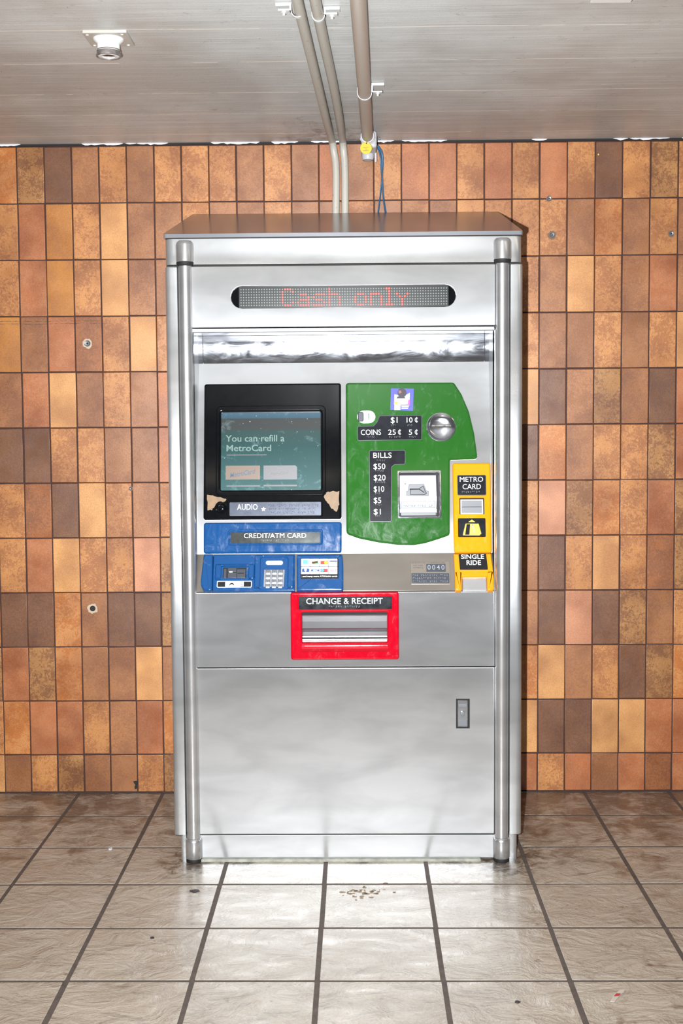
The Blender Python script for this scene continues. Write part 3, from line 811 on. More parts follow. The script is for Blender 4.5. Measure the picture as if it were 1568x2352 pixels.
pout(CON, CON.poly([(872, 955.5), (967.5, 954.5), (967.5, 1009), (822, 1011), (822, 980), (858, 979), (866, 970)], PD), GD-.001, PD, [BLACKP, DGREY, WHITE, BRAILLE_L], 'coin_sign', green, 1, extra=coins)
def bills(b_):
    for s, u0, u1, v0, v1 in (('BILLS', 857, 899, 1039.5, 1051.5), ('$50', 857.5, 884.5, 1064.5, 1077.5), ('$20', 858, 885, 1090.5, 1103.5), ('$10', 858, 882, 1116.5, 1129.5), ('$5', 858, 875, 1142.5, 1155.5), ('$1', 858, 874, 1168.5, 1181.5)):
        q = CON.rect(u0, v0, u1, v1, PD); text(b_, CON, s, q[0], q[1], q[3]-q[1], PD, 2, q[2]-q[0], bold=-.002)
    for s, u, v in (('bills', 866, 1056), ('fifty', 862, 1080), ('twenty', 862, 1106), ('ten', 862, 1132), ('five', 862, 1158), ('one', 862, 1184)):
        a, b2 = CON.px(u, v, PD); braille(b_, CON, s, a, b2, PD, 3, .0058, .0022, .0008)
pout(CON, CON.poly([(848.5, 1035.5), (929.5, 1034.5), (929.5, 1065), (905, 1066.5), (898.5, 1072), (897.5, 1197), (849.5, 1197)], PD), GD-.001, PD, [BLACKP, DGREY, WHITE, BRAILLE_L], 'bill_sign', green, 1, extra=bills)
# coin slot
CSW = plain('coin_slot_white', (226, 228, 226), .3)
q = CON.rect(819.5, 943, 862, 972.5, GD)
bm = bmesh.new(); slab(bm, CON, rrect(*q, 1), GD-.001, GD+.005, .003, 0)
qa = CON.rect(821.5, 946, 835, 968.5, GD+.005); slab(bm, CON, rrect(*qa, .006), GD+.004, GD+.0072, .003, 1)
a_, b_ = CON.px(846.5, 957.5, GD+.005); lathe(bm, [(.0148, -.001), (.0145, .0015), (.0120, .0030), (0, .0034)], CON.w(a_, b_, GD+.005), 30, 0, CON.n)
slab(bm, CON, rrect(a_-.0010, b_-.0105, a_+.0010, b_+.0115, .0008), GD+.008, GD+.0088, 0, 2)
link('coin_slot', bm, [CSW, DGREY, DARK], green)
# round coin return dish
a_, b_ = CON.px(1012.3, 981, GD)
rdx = (CON.px(1045.5, 981, GD)[0]-CON.px(979.5, 981, GD)[0])/2
bm = bmesh.new(); cutmesh(green, [cutter(CON, circ(a_, b_, rdx-.001, 40), .002, .03)])
lathe(bm, [(rdx+.0015, -.001), (rdx+.001, .0010), (rdx-.001, .0016), (rdx-.0025, .0006), (rdx*.85, -.0040), (rdx*.62, -.0074), (rdx*.32, -.0094), (0, -.0100)], CON.w(a_, b_, GD+.0005), 48, 0, CON.n)
link('chrome_dish', bm, POLISH, green)
# bill acceptor
bm = bmesh.new()
frame(bm, CON, rrect(*sb, .003), rrect(sb[0]+.008, sb[1]+.006, sb[2]-.008, sb[3]-.007, .003), -.012, GD+.001, .001, .0035, 0, -.018)
slab(bm, CON, rrect(sb[0]+.002, sb[1]+.002, sb[2]-.002, sb[3]-.002, .002), -.020, -.017, 0, 1)
bf = link('bill_slot_frame', bm, [POLISH, DARK], green)
BD = .004
bm = bmesh.new()
q = CON.rect(917, 1091, 1004, 1184, BD)
slab(bm, CON, [(q[0]+.004, q[1]), (q[2]-.004, q[1]), (q[2]-.001, q[1]+.05), (q[2]-.003, q[3]), (q[0]+.001, q[3]), (q[0], q[1]+.05)], -.017, -.002, .002, 0)
for u0, v0, u1, v1, d, mi in ((918, 1140, 1003, 1150, .006, 1), (918, 1169, 1003, 1177, .008, 1), (921, 1151, 999, 1167, .004, 2), (920, 1177, 1001, 1184.5, .003, 3)):
    qq = CON.rect(u0, v0, u1, v1, d); slab(bm, CON, [(qq[0], qq[1]), (qq[2], qq[1]), (qq[2], qq[3]), (qq[0], qq[3])], -.006, d, .0015, mi)
P_ = CON.poly([(939, 1112), (973, 1111.5), (979, 1127), (984, 1128), (984, 1138.5), (933, 1138.5), (933, 1128.5), (936, 1127.5)], 0); slab(bm, CON, P_, -.004, .0015, .0012, 3)
P_ = CON.poly([(941, 1122), (961, 1122), (972, 1115), (977, 1128), (980, 1133), (975, 1137), (942, 1137)], .004); slab(bm, CON, P_, -.002, .006, .003, 4)
P_ = CON.poly([(940.5, 1123), (963, 1122.5), (975, 1131), (973.5, 1132), (962, 1124.5), (940.5, 1125)], .0062); slab(bm, CON, P_, .004, .0066, 0, 5)
qq = CON.rect(985, 1127.5, 999.5, 1138.5, 0); slab(bm, CON, [(qq[0], qq[1]), (qq[2], qq[1]), (qq[2], qq[3]), (qq[0], qq[3])], -.004, .0, .0008, 0)
a_, b_ = CON.px(930.5, 1111, 0); slab(bm, CON, circ(a_, b_, .0026, 14), -.004, .0002, .0005, 3)
qq = CON.rect(926, 1151.8, 995, 1157.3, .004); text(bm, CON, 'INSERT BILLS FACE UP', qq[0], qq[1], qq[3]-qq[1], .004, 1, qq[2]-qq[0], th=.0004, bold=.01)
a_, b_ = CON.px(926, 1160.5, .004); braille(bm, CON, 'insert bill up', a_, b_, .004, 5, .0072, .0024, .0009)
link('bill_acceptor', bm, [LGREY, WHITE, plain('acceptor_label', (140, 150, 176), .35), MGREY, plain('acceptor_mouth', (86, 90, 96), .35), DARK], green)
# sticker
bm = bmesh.new()
STK = [plain('sticker_blue', (70, 72, 190), .4), plain('sticker_head', (44, 34, 46), .4), WHITE, plain('sticker_orange', (250, 160, 60), .4), plain('sticker_pink', (224, 70, 190), .4),
       plain('sticker_sky', (168, 200, 235), .4), plain('sticker_skin', (120, 84, 84), .4), plain('sticker_yellow', (240, 228, 130), .4)]
def stk(u, v): return (880+u/19.6, 880+v/19.6)
def spoly(pts, d, mi): slab(bm, CON, CON.poly([stk(*p_) for p_ in pts], GD), GD-.0005, GD+d, 0, mi)
spoly([(350, 235), (1370, 250), (1330, 1245), (310, 1205)], .0003, 0)
spoly([(500, 500), (760, 560), (1040, 520), (1190, 440), (1180, 940), (960, 960), (480, 960)], .0005, 5)
spoly([(490, 830), (700, 830), (700, 945), (485, 945)], .0007, 3); spoly([(640, 830), (760, 830), (760, 945), (640, 945)], .0009, 7)
spoly([(1120, 760), (1190, 740), (1180, 1000), (1100, 960)], .0007, 4)
spoly([(500, 960), (770, 960), (765, 1215), (495, 1215)], .0007, 2)
hd = [(820+230*math.cos(t)*(1 if math.cos(t) > 0 else .8), 440+210*math.sin(t)) for t in [2*PI*i/18 for i in range(18)]]
spoly(hd, .0008, 1); spoly([(680, 340), (790, 330), (830, 420), (760, 470), (690, 460)], .0010, 6); spoly([(640, 600), (940, 600), (1000, 690), (600, 700)], .0009, 1)
for k, (u0, u1) in enumerate(((800, 1160), (820, 1140), (820, 1110))): spoly([(u0, 980+70*k), (u1, 980+70*k), (u1, 1012+70*k), (u0, 1012+70*k)], .0007, 2)
a_, b_ = CON.px(*stk(520, 830), GD); a2, _ = CON.px(*stk(1160, 830), GD); text(bm, CON, 'LILBY', a_, b_, .0095, GD+.0010, 2, a2-a_, th=.0003, bold=.03)
tag(link('sticker', bm, STK, green, smooth=False), 'small blue and rainbow sticker stuck on the green panel')

# ---- yellow ticket panel (upper) and ride tray (lower)
yp = CON.rect(1040.5, 1063, 1128, 1270.5, .014)
bm = bmesh.new(); slab(bm, CON, rrect(*yp, .008), 0, .014, .007, 0, 5)
yel = link('metro_card_panel', bm, YELLOW, M)
YD = .014; YP = YD+.002
def mcs(b_):
    for s, u0, u1, v0, v1 in (('METRO', 1055.5, 1109, 1095, 1106.5), ('CARD', 1062, 1104, 1111.5, 1123.5)):
        q = CON.rect(u0, v0, u1, v1, YP); text(b_, CON, s, q[0], q[1], q[3]-q[1], YP, 2, q[2]-q[0], bold=-.002)
    a, b2 = CON.px(1061, 1128.5, YP); braille(b_, CON, 'metrocard', a, b2, YP, 3, .0068, .0024, .0009)
q = CON.rect(1051, 1092, 1115, 1136.5, YP)
pout(CON, [(q[0], q[1]), (q[2], q[1]), (q[2], q[3]), (q[0], q[3])], YD-.001, YP, [BLACKP, DGREY, WHITE, BRAILLE_L], 'metro_card_sign', yel, 1, extra=mcs)
q = CON.rect(1054.5, 1143.5, 1112, 1181.5, YD); cutmesh(yel, [cutter(CON, rrect(*q, .003), .004, .03)])
bm = bmesh.new()
slab(bm, CON, rrect(*q, .003), .002, .006, 0, 1)
frame(bm, CON, rrect(q[0]+.004, q[1]+.001, q[2]-.004, q[3]-.005, .001), rrect(q[0]+.008, q[1]+.005, q[2]-.008, q[3]-.0085, .001), .005, .013, .0008, .0008, 2, .006)
mz = (q[1]+q[3])/2-.001
slab(bm, CON, [(q[0]+.008, mz), (q[2]-.008, mz), (q[2]-.008, q[3]-.0085), (q[0]+.008, q[3]-.0085)], .005, .009, 0, 0)
slab(bm, CON, [(q[0]+.008, q[1]+.005), (q[2]-.008, q[1]+.005), (q[2]-.008, mz-.0012), (q[0]+.008, mz-.0012)], .005, .010, .001, 0)
link('card_slot', bm, [MGREY, DARK, WHITE], yel)
def pict(b_):
    PY = plain('pictogram_yellow', (250, 190, 20), .3); 
    def pp(u, v): return (1030+u/7.59, 1060+v/7.59)
    slab(b_, CON, CON.poly([pp(*x) for x in ((285, 1072), (525, 1075), (580, 1260), (540, 1300), (245, 1296), (240, 1270))], YP), YP-.0005, YP+.0003, 0, 1)
    slab(b_, CON, CON.poly([pp(*x) for x in ((295, 1085), (520, 1085), (568, 1255), (535, 1288), (252, 1286), (250, 1270))], YP), YP-.0005, YP+.0007, 0, 2)
    slab(b_, CON, CON.poly([pp(*x) for x in ((312, 1092), (375, 1092), (362, 1278), (286, 1278))], YP), YP-.0005, YP+.0010, 0, 0)
    slab(b_, CON, CON.poly([pp(*x) for x in ((342, 1056), (404, 1012), (462, 1056))], YP), YP-.0005, YP+.0010, 0, 2)
    a, b2 = CON.px(*pp(395, 1098), YP); text(b_, CON, 'MetroCard', a, b2, .0085, YP+.0008, 3, .0270, rot=-PI/2+.22, th=.0004, shear=.2, bold=.01)
q = CON.rect(1051.5, 1190, 1115, 1233.5, YP)
pout(CON, [(q[0], q[1]), (q[2], q[1]), (q[2], q[3]), (q[0], q[3])], YD-.001, YP, [BLACKP, DARK, plain('pictogram_yellow', (250, 188, 14), .3), plain('pictogram_purple', (150, 90, 160), .3)], 'card_pictogram', yel, None, extra=pict)
# lower tray on the apron
YH = .020
def sp(pts, d): return SHF.poly(pts, d)
bm = bmesh.new()
slab(bm, SHF, fillet(sp([(1041.5, 1271.5), (1127, 1270.5), (1133.3, 1318), (1126, 1324), (1051, 1325), (1044.3, 1319)], YH), [.003, .003, .006, .006, .006, .006], 4), -.002, YH, .004, 0, 4)
for lg in ([(1043.6, 1312), (1061, 1312), (1060.5, 1356.5), (1045, 1356.5)], [(1117, 1312), (1132.6, 1310), (1134.6, 1330), (1134, 1356), (1119, 1356.5)]):
    slab(bm, SHF, fillet(sp(lg, YH), [.002]*(len(lg)-2)+[.007, .007], 4), -.002, YH+.0015, .006, 0, 5)
ride = link('single_ride_chute', bm, YELLOW, M)
q_ = sp([(1052.5, 1272.5), (1116, 1271.5), (1120.5, 1308.5), (1056, 1309)], YH+.001)
bm = bmesh.new(); slab(bm, SHF, fillet(q_, .003, 3), YH-.002, YH+.001, .0006, 0)
for s, u0, u1, v0, v1 in (('SINGLE', 1058.5, 1111, 1273.5, 1283.5), ('RIDE', 1071, 1104, 1287, 1297.5)):
    q = SHF.rect(u0, v0, u1, v1, YH+.001); text(bm, SHF, s, q[0], q[1], q[3]-q[1], YH+.001, 1, q[2]-q[0], bold=.012)
link('single_ride_sign', bm, [plain('black_label', (16, 16, 18), .3), WHITE], ride)
bm = bmesh.new(); q_ = sp([(1062, 1324), (1116, 1321.5), (1118, 1357), (1062, 1357)], .006); slab(bm, SHF, fillet(q_, .002, 2), -.001, .006, .002)
link('ticket_cup', bm, STEEL_SMOOTH, ride)

# ---- blue card panels
bp = CON.rect(467, 1199.5, 784.5, 1271, .012)
bm = bmesh.new(); slab(bm, CON, rrect(*bp, .008), 0, .012, .007, 0, 5)
blue = link('card_sign_panel', bm, BLUE, M)
cp = CON.rect(529, 1222, 735, 1247.5, .015)
bm = bmesh.new()
frame(bm, CON, rrect(cp[0]-.009, cp[1]-.007, cp[2]+.009, cp[3]+.009, .009), rrect(cp[0]-.002, cp[1]-.002, cp[2]+.002, cp[3]+.002, .004), .011, .0155, .003, .003, 1, .011)
slab(bm, CON, rrect(*cp, .003), .011, .013, .0008, 0)
q = CON.rect(560, 1224.5, 703, 1235.5, .013); text(bm, CON, 'CREDIT/ATM CARD', q[0], q[1], q[3]-q[1], .013, 2, q[2]-q[0])
a_, b_ = CON.px(600, 1240, .013); braille(bm, CON, 'credit atm card', a_, b_, .013, 3, .0062, .0022, .0009)
link('credit_sign', bm, [plain('worn_black_plate', (44, 48, 48), .18, metal=.4, var=.7), BLUE, WHITE, BRAILLE_L], blue)
BH = .024
o1 = sp([(467.5, 1272), (488.5, 1272), (487.5, 1330), (486.5, 1354), (480, 1357), (466, 1355), (460.5, 1342), (460.5, 1334)], BH)
o2 = sp([(489.5, 1273), (677.5, 1272), (676.5, 1356), (487.5, 1356.5)], BH-.006)
o3 = sp([(680.5, 1273.5), (786, 1272.5), (788, 1300), (788, 1352), (785, 1356.5), (681, 1356.5)], BH)
bm = bmesh.new()
slab(bm, SHF, fillet(o1, .004, 3), -.002, BH, .005, 0, 4)
slab(bm, SHF, fillet(o3, [.004, .004, 0, .006, .004, .006], 3), -.002, BH, .006, 0, 4)
slab(bm, SHF, fillet(o2, .003, 3), -.002, BH-.010, .003, 0, 4)
rd = link('card_reader_block', bm, BLUE, M)
# shallow blister round the card slot, and keypad dish
B0 = BH-.010
bm = bmesh.new()
q = SHF.rect(494, 1296, 584, 1332, B0); q2 = SHF.rect(508, 1301, 570, 1331, B0)
frame(bm, SHF, rrect(q[0], q[1], q[2], q[3], .006), rrect(*q2, .004), B0-.001, B0+.006, .005, .004, 0, B0-.001)
q = SHF.rect(584, 1275, 675, 1352, B0); q2 = SHF.rect(598, 1280, 660, 1352, B0)
frame(bm, SHF, rrect(q[0], q[1], q[2], q[3], .006), rrect(q2[0], q2[1], q2[2], q2[3], .010), B0-.001, B0+.005, .0045, .0045, 0, B0-.001)
link('moulded_rims', bm, BLUE, rd)
bm = bmesh.new()
for u0, v0, u1, v1, d, mi in ((512, 1303.5, 565, 1328.5, .004, 1), (513.5, 1306, 520, 1327.5, .009, 0), (523, 1304.5, 543, 1313.5, .008, 0), (523, 1315, 543, 1327, .010, 0), (543.5, 1307, 563.5, 1327, .011, 0)):
    q = SHF.rect(u0, v0, u1, v1, B0+d); slab(bm, SHF, rrect(*q, .0015), B0-.001, B0+d, .001, mi)
q = SHF.rect(545, 1315.5, 560, 1318, B0+.011); slab(bm, SHF, rrect(*q, .001), B0, B0+.0115, 0, 1)
q = SHF.rect(526, 1312.5, 534, 1315, B0+.009); slab(bm, SHF, rrect(*q, .001), B0, B0+.0115, 0, 2)
link('card_reader_slot', bm, [DGREY, DARK, WHITE], rd)
bm = bmesh.new()
q = SHF.rect(498, 1334.5, 578, 1349.5, B0); slab(bm, SHF, rrect(*q, .004), B0-.001, B0+.0012, 0, 0)
q = SHF.rect(499.5, 1336, 576.5, 1348, B0+.0012); slab(bm, SHF, rrect(*q, .003), B0, B0+.0016, 0, 1)
q = SHF.rect(517, 1335, 559.5, 1347.5, B0+.0016); slab(bm, SHF, rrect(*q, .002), B0, B0+.0020, 0, 0)
q = SHF.px(532, 1343, B0+.002); slab(bm, SHF, circ(q[0], q[1], .0075, 20, .0062), B0, B0+.0024, 0, 1)
q = SHF.px(532, 1343.5, B0+.002); slab(bm, SHF, circ(q[0], q[1]-.0015, .0052, 16, .0036), B0, B0+.0027, 0, 0)
q = SHF.px(555.5, 1336, B0+.002); text(bm, SHF, 'Card', q[0]-.004, q[1], .0085, B0+.002, 1, .0170, rot=-PI/2, th=.0004, bold=.01)
link('card_insert_label', bm, [WHITE, plain('label_black', (18, 18, 20), .35)], rd)
bm = bmesh.new()
q = SHF.rect(610.5, 1288.5, 649.5, 1297.5, B0); slab(bm, SHF, rrect(*q, .006), B0-.001, B0+.003, .001, 0)
link('status_window', bm, plain('white_window', (250, 250, 252), .3), rd)
bm = bmesh.new()
kq = SHF.px(606.5, 1309, B0), SHF.px(654, 1309, B0), SHF.px(651.5, 1351.5, B0), SHF.px(604.5, 1351.5, B0)
slab(bm, SHF, fillet(kq, .001, 2), B0-.001, B0+.003, .001, 0)
KD = B0+.003
for r in range(4):
    for c_ in range(3):
        uc = 615.5+14.3*c_-.35*r; vc = 1313.5+10.6*r
        q = SHF.rect(uc-5.3, vc-3.6, uc+5.3, vc+4.4, KD); slab(bm, SHF, rrect(*q, .0012), KD-.001, KD+.004, .0015, 1)
        q = SHF.rect(uc-4.0, vc+3.2, uc+4.0, vc+4.9, KD+.004); slab(bm, SHF, rrect(*q, .0005), KD, KD+.0042, 0, 2)
        dch = '123456789*0#'[r*3+c_]; q = SHF.px(uc, vc+1.6, KD+.004); text(bm, SHF, dch, q[0], q[1], .006, KD+.0038, 3, align='CENTER', th=.0005)
link('keypad', bm, [plain('keypad_plate', (168, 172, 180), .3, metal=.7), plain('keypad_keys', (150, 154, 162), .25, metal=.8), WHITE, DGREY], rd)
# accepted-cards label
LH = BH+.0012
bm = bmesh.new()
q = SHF.rect(690, 1282.5, 777.5, 1329.5, LH); slab(bm, SHF, rrect(*q, .004), BH-.001, LH, 0, 0)
LM = [plain('label_black_edge', (20, 22, 28), .35), WHITE, plain('label_sky', (110, 190, 215), .35), plain('label_brown', (84, 58, 40), .35), plain('label_red', (222, 70, 56), .35), plain('label_amber', (240, 176, 60), .35),
      plain('label_navy', (46, 78, 140), .35), plain('label_green', (110, 180, 130), .35), plain('label_cyan', (100, 160, 215), .35)]
def lp(u, v): return (600+u/7.84, 1260+v/7.84)
def lbox(u0, v0, u1, v1, mi, k=1):
    a0, b0 = lp(u0, v0); a1, b1 = lp(u1, v1); q = SHF.rect(a0, b0, a1, b1, LH); slab(bm, SHF, [(q[0], q[1]), (q[2], q[1]), (q[2], q[3]), (q[0], q[3])], LH-.0005, LH+.0003*k, 0, mi, 2, False); return q
def lcirc(u, v, r, mi, k=3):
    a, b2 = SHF.px(*lp(u, v), LH); rr = (SHF.px(*lp(u+r, v), LH)[0]-a); slab(bm, SHF, circ(a, b2, rr, 20, rr*1.05), LH-.0003, LH+.0003*k, 0, mi)
def ltext(s, u0, v0, u1, v1, mi, k=3, **kw):
    a0, b0 = lp(u0, v0); a1, b1 = lp(u1, v1); q = SHF.rect(a0, b0, a1, b1, LH); text(bm, SHF, s, q[0], q[1], q[3]-q[1], LH+.0003*k-.0003, mi, q[2]-q[0], th=.0003, **kw)
for r, (v0, v1) in enumerate(((186, 320), (328, 460))):
    for c_ in range(4): lbox(718+c_*164, v0, 874+c_*164, v1, 1)
lbox(750, 205, 838, 280, 2, 2); ltext('Cash', 790, 296, 860, 312, 3, 2)
lbox(920, 255, 1028, 288, 7, 2); P_ = SHF.poly([lp(*x) for x in ((908, 238), (1016, 222), (1020, 258), (914, 276))], LH); slab(bm, SHF, P_, LH, LH+.0009, 0, 3)
lbox(1066, 222, 1196, 284, 4, 2); lcirc(1160, 253, 31, 5, 3)
lbox(1228, 218, 1362, 236, 6, 2); lbox(1228, 272, 1362, 280, 5, 2); ltext('VISA', 1240, 242, 1350, 268, 6, 2, shear=.3, bold=.01)
lbox(732, 362, 862, 424, 6, 2); lcirc(795, 384, 24, 1, 3); lbox(786, 400, 806, 424, 1, 3)
lbox(895, 378, 1036, 410, 6, 2); ltext('MAC', 925, 384, 1020, 406, 1, 3, shear=.35, bold=.02)
lbox(1066, 364, 1196, 426, 6, 2); lcirc(1098, 395, 30, 8, 3); lcirc(1162, 395, 30, 4, 3)
ltext('NYCE', 1232, 378, 1360, 412, 4, 2, shear=.3, bold=.03)
ltext('...and many more ATM/debit cards', 718, 486, 1366, 512, 1, 1, bold=.02)
link('accepted_cards_label', bm, LM, rd)

# ---- service plate with the machine number
bm = bmesh.new(); sq = [(941.5, 1289), (1032, 1288.5), (1035.5, 1342.5), (943.5, 1343)]
slab(bm, SHF, fillet(SHF.poly(sq, .0015), .003, 3), -.001, .0015, .0008, 0)
q_ = SHF.poly([(944.5, 1316.5), (1031, 1316.5), (1032, 1339.5), (945, 1339.5)], .002); slab(bm, SHF, fillet(q_, .002, 2), 0, .0022, .0004, 1)
q_ = SHF.poly([(978.5, 1295.5), (1022.5, 1295), (1023.5, 1313.5), (979, 1314)], .002); slab(bm, SHF, fillet(q_, .002, 2), 0, .0022, .0004, 1)
for i, d_ in enumerate('0040'):
    q = SHF.rect(981.5+10.6*i, 1297.5, 988.5+10.6*i, 1308.5, .0022); text(bm, SHF, d_, q[0], q[1], q[3]-q[1], .0022, 2, q[2]-q[0], bold=.004)
for s, u0, u1, v0, v1 in (('PROBLEM? CALL (212)METROCARD', 944, 1022, 1291, 1294), ('USE THIS', 949, 970, 1297.5, 1300.5), ('NUMBER #', 949, 971, 1302.5, 1305.5)):
    q = SHF.rect(u0, v0, u1, v1, .0015); text(bm, SHF, s, q[0], q[1], q[3]-q[1], .0015, 1, q[2]-q[0], th=.0003)
for k, s in enumerate(('for problems call', 'metrocard number', 'machine zero four')):
    a_, b_ = SHF.px(948, 1320+7.0*k, .002); braille(bm, SHF, s, a_, b_, .0022, 2, .0070, .0022, .0008)
link('service_plate', bm, [plain('plate_steel', (150, 142, 132), .35, metal=.8), DGREY, BRAILLE_L], shelf)

# ---- red change tray
RD = .016
ro = FRONT.rect(667, 1360.5, 916, 1516, RD)
ri = FRONT.rect(693.5, 1407, 889, 1474.5, RD)
cutmesh(lower, [cutter(FRONT, rrect(ri[0]-.004, ri[1]-.004, ri[2]+.004, ri[3]+.004, .003), -.04, .03)])
bm = bmesh.new(); frame(bm, FRONT, rrect(*ro, .008, 6), rrect(ri[0], ri[1], ri[2], ri[3], .003, 6), 0, RD, .006, .007, 0, -.004, steps=5)
red = link('change_tray_surround', bm, RED, M)
# rolled lip under the opening
bm = bmesh.new(); zl = ri[1]-.018
pr = [(0, .0175), (.004, .0165), (.009, .012), (.011, .005), (.010, -.003), (.005, -.012), (0, -.016)]
R0 = [bm.verts.new((ri[0]-.001, YF-RD+.002-y, zl+z)) for y, z in pr]; R1 = [bm.verts.new((ri[2]+.001, YF-RD+.002-y, zl+z)) for y, z in pr]
for i in range(6): bm.faces.new((R0[i], R0[i+1], R1[i+1], R1[i])).smooth = True
bm.faces.new(R0); bm.faces.new(R1)
link('rolled_lip', bm, RED, red, ang=70)
cs = FRONT.rect(686, 1370.5, 899.5, 1399.5, RD)
bm = bmesh.new()
frame(bm, FRONT, rrect(cs[0]-.005, cs[1]-.004, cs[2]+.005, cs[3]+.005, .005), rrect(cs[0], cs[1], cs[2], cs[3], .002), RD-.001, RD+.002, .0018, .0015, 1, RD-.001)
slab(bm, FRONT, rrect(*cs, .002), RD-.001, RD+.0008, .0005, 0)
q = FRONT.rect(703, 1373.5, 878.5, 1387, RD); text(bm, FRONT, 'CHANGE & RECEIPT', q[0], q[1], q[3]-q[1], RD+.0008, 2, q[2]-q[0])
a_, b_ = FRONT.px(756, 1392, RD); braille(bm, FRONT, 'change receipt', a_, b_, RD+.0008, 3, .0074, .0024, .0010)
link('change_sign', bm, [plain('scratched_black_plate', (52, 56, 60), .16, metal=.35, var=.7), RED, WHITE, BRAILLE_L], red)
# steel flap inside
bm = bmesh.new(); h = ri[3]-ri[1]
prf = [(-.036, ri[3]+.002), (-.014, ri[3]-h*.13), (-.016, ri[3]-h*.17), (-.020, ri[3]-h*.36), (-.012, ri[3]-h*.58), (-.020, ri[3]-h*.72), (-.022, ri[1]+h*.09), (-.034, ri[1]+h*.07)]
R0 = [bm.verts.new(FRONT.w(ri[0]-.003, z, d)) for d, z in prf]; R1 = [bm.verts.new(FRONT.w(ri[2]+.003, z, d)) for d, z in prf]
for i in range(len(prf)-1): bm.faces.new((R0[i], R0[i+1], R1[i+1], R1[i]))
link('tray_flap', bm, steel('flap_steel', (150, 151, 156), .2, .5, .10), red, ang=12)
bm = bmesh.new(); slab(bm, FRONT, [(ri[0]-.003, ri[1]-.002), (ri[2]+.003, ri[1]-.002), (ri[2]+.003, ri[1]+h*.05), (ri[0]-.003, ri[1]+h*.05)], -.036, -.004, .001)
link('tray_floor', bm, STEEL_SMOOTH, red)

# ================================================================== PIPES, WIRES, FITTINGS
GALV = plain('painted_conduit', (168, 160, 150), .42, var=.10)
def conduit_mat(name, rgb, dirt):
    m_, nt, b = newmat(name); p = geo(nt)
    n = noise(nt, 60, 6, .7, p); 
    L(nt, mix(nt, ramp(nt, n.outputs[0], [(.60, 0.), (.70, .8)]), lin(rgb), lin(dirt)), b.inputs['Base Color']); b.inputs['Roughness'].default_value = .4
    return m_
CND = conduit_mat('cream_conduit', (182, 178, 168), (120, 110, 100))
CPZ = ZC-.0205
def cp3(pxs):
    return [ceil_pt(u, v, CPZ) for u, v in pxs]
pa = cp3([(655, -110), (677, -20), (704, 90), (731, 200), (750, 278)])
e_ = pa[-1]
xw = wall_pt(766, 345, -.022); xw2 = wall_pt(771.5, 400, -.016); xw3 = wall_pt(769, 492, -.016); xm_ = wall_pt(761, 318, -.045)
def clone(v, z=None): return Vector((v.x, v.y, v.z if z is None else z))
ztop = lambda y: 2.0655+(2.2425-2.0655)*(y-YF+.004)/(YB-YF+.004)
pa.insert(0, pa[0]+(pa[0]-pa[1]).normalized()*2.4)
bm = bmesh.new(); path = smoothpath(pa+[xm_, xw, xw2, Vector((xw3.x, -.0165, 2.12))], 8)
tube(bm, path, .0140, 20)
tag(link('conduit', bm, CND), 'left of the two thin cream conduits bending from ceiling down to machine', 'pipe', 'thin conduits feeding the machine')
pb = cp3([(700, -110), (719, -20), (742, 90), (766, 200), (780, 278)])
xw = wall_pt(788.5, 345, -.022); xw2 = wall_pt(792, 400, -.016); xw3 = wall_pt(791.5, 492, -.016); xm_ = wall_pt(786, 318, -.045)
pb.insert(0, pb[0]+(pb[0]-pb[1]).normalized()*2.4)
bm = bmesh.new(); path = smoothpath(pb+[xm_, xw, xw2, Vector((xw3.x, -.0165, 2.12))], 8)
tube(bm, path, .0140, 20)
tag(link('conduit', bm, CND), 'right of the two thin cream conduits bending from ceiling down to machine', 'pipe', 'thin conduits feeding the machine')
# thick conduit with its pulling elbow
TZ = ZC-.030
t = thing('thick_conduit', ceil_pt(843, 300, ZC), 'thicker grey brown ceiling conduit ending in a white elbow fitting above the wires', 'pipe')
q0, q1 = ceil_pt(818, -60, TZ), ceil_pt(842.5, 300, TZ)
q0 = q0+(q0-q1).normalized()*2.4
q1 = q0+(q1-q0)*((-.205-q0.y)/(q1.y-q0.y))
bm = bmesh.new(); tube(bm, [q0, q1], .0205, 28); link('pipe', bm, conduit_mat('brown_conduit', (182, 170, 158), (140, 122, 108)), t)
FW = plain('white_painted_fitting', (188, 188, 192), .35, var=.05)
bm = bmesh.new()
cx = wall_pt(846, 340, -.035).x
cyy = -.052
# body drops down the wall
bodyP = Plane((0, cyy, 0), (0, 0, 1), (0, -1, 0))
pts = rrect(cx-.0275, 2.452, cx+.0290, 2.513, .010)
slab(bm, bodyP, pts, -.045, .138, .010, 0, 4)
lathe(bm, [(0, 2.430), (.0195, 2.430), (.0210, 2.432), (.0225, 2.444), (.0225, 2.462), (0, 2.462)], (cx-.003, cyy-.022, 0), 28, 0)
fit = link('elbow_fitting', bm, FW, t)
bm = bmesh.new(); lathe(bm, [(.0, -.016), (.0245, -.016), (.0262, -.013), (.0262, .004), (.0245, .007), (0, .007)], q1, 28, 0, (q1-q0).normalized()); link('pipe_collar', bm, FW, t)
bm = bmesh.new(); lathe(bm, [(.0155, 2.4292), (.0195, 2.4292), (.0195, 2.4305), (.0155, 2.4305)], (cx-.003, cyy-.022, 0), 24, 0); lathe(bm, [(0, 2.4303), (.0150, 2.4303)], (cx-.003, cyy-.022, 0), 24); link('hub_opening', bm, MGREY, fit)
bm = bmesh.new(); a_ = wall_pt(862.5, 373, -.075); b_ = wall_pt(862, 352, -.075)
slab(bm, Plane((0, -.075, 0), (0, 0, 1), (0, -1, 0)), rrect(a_.x-.0042, a_.z, a_.x+.0042, b_.z+.004, .004), -.004, .004, .002); link('latch_tab', bm, FW, fit)
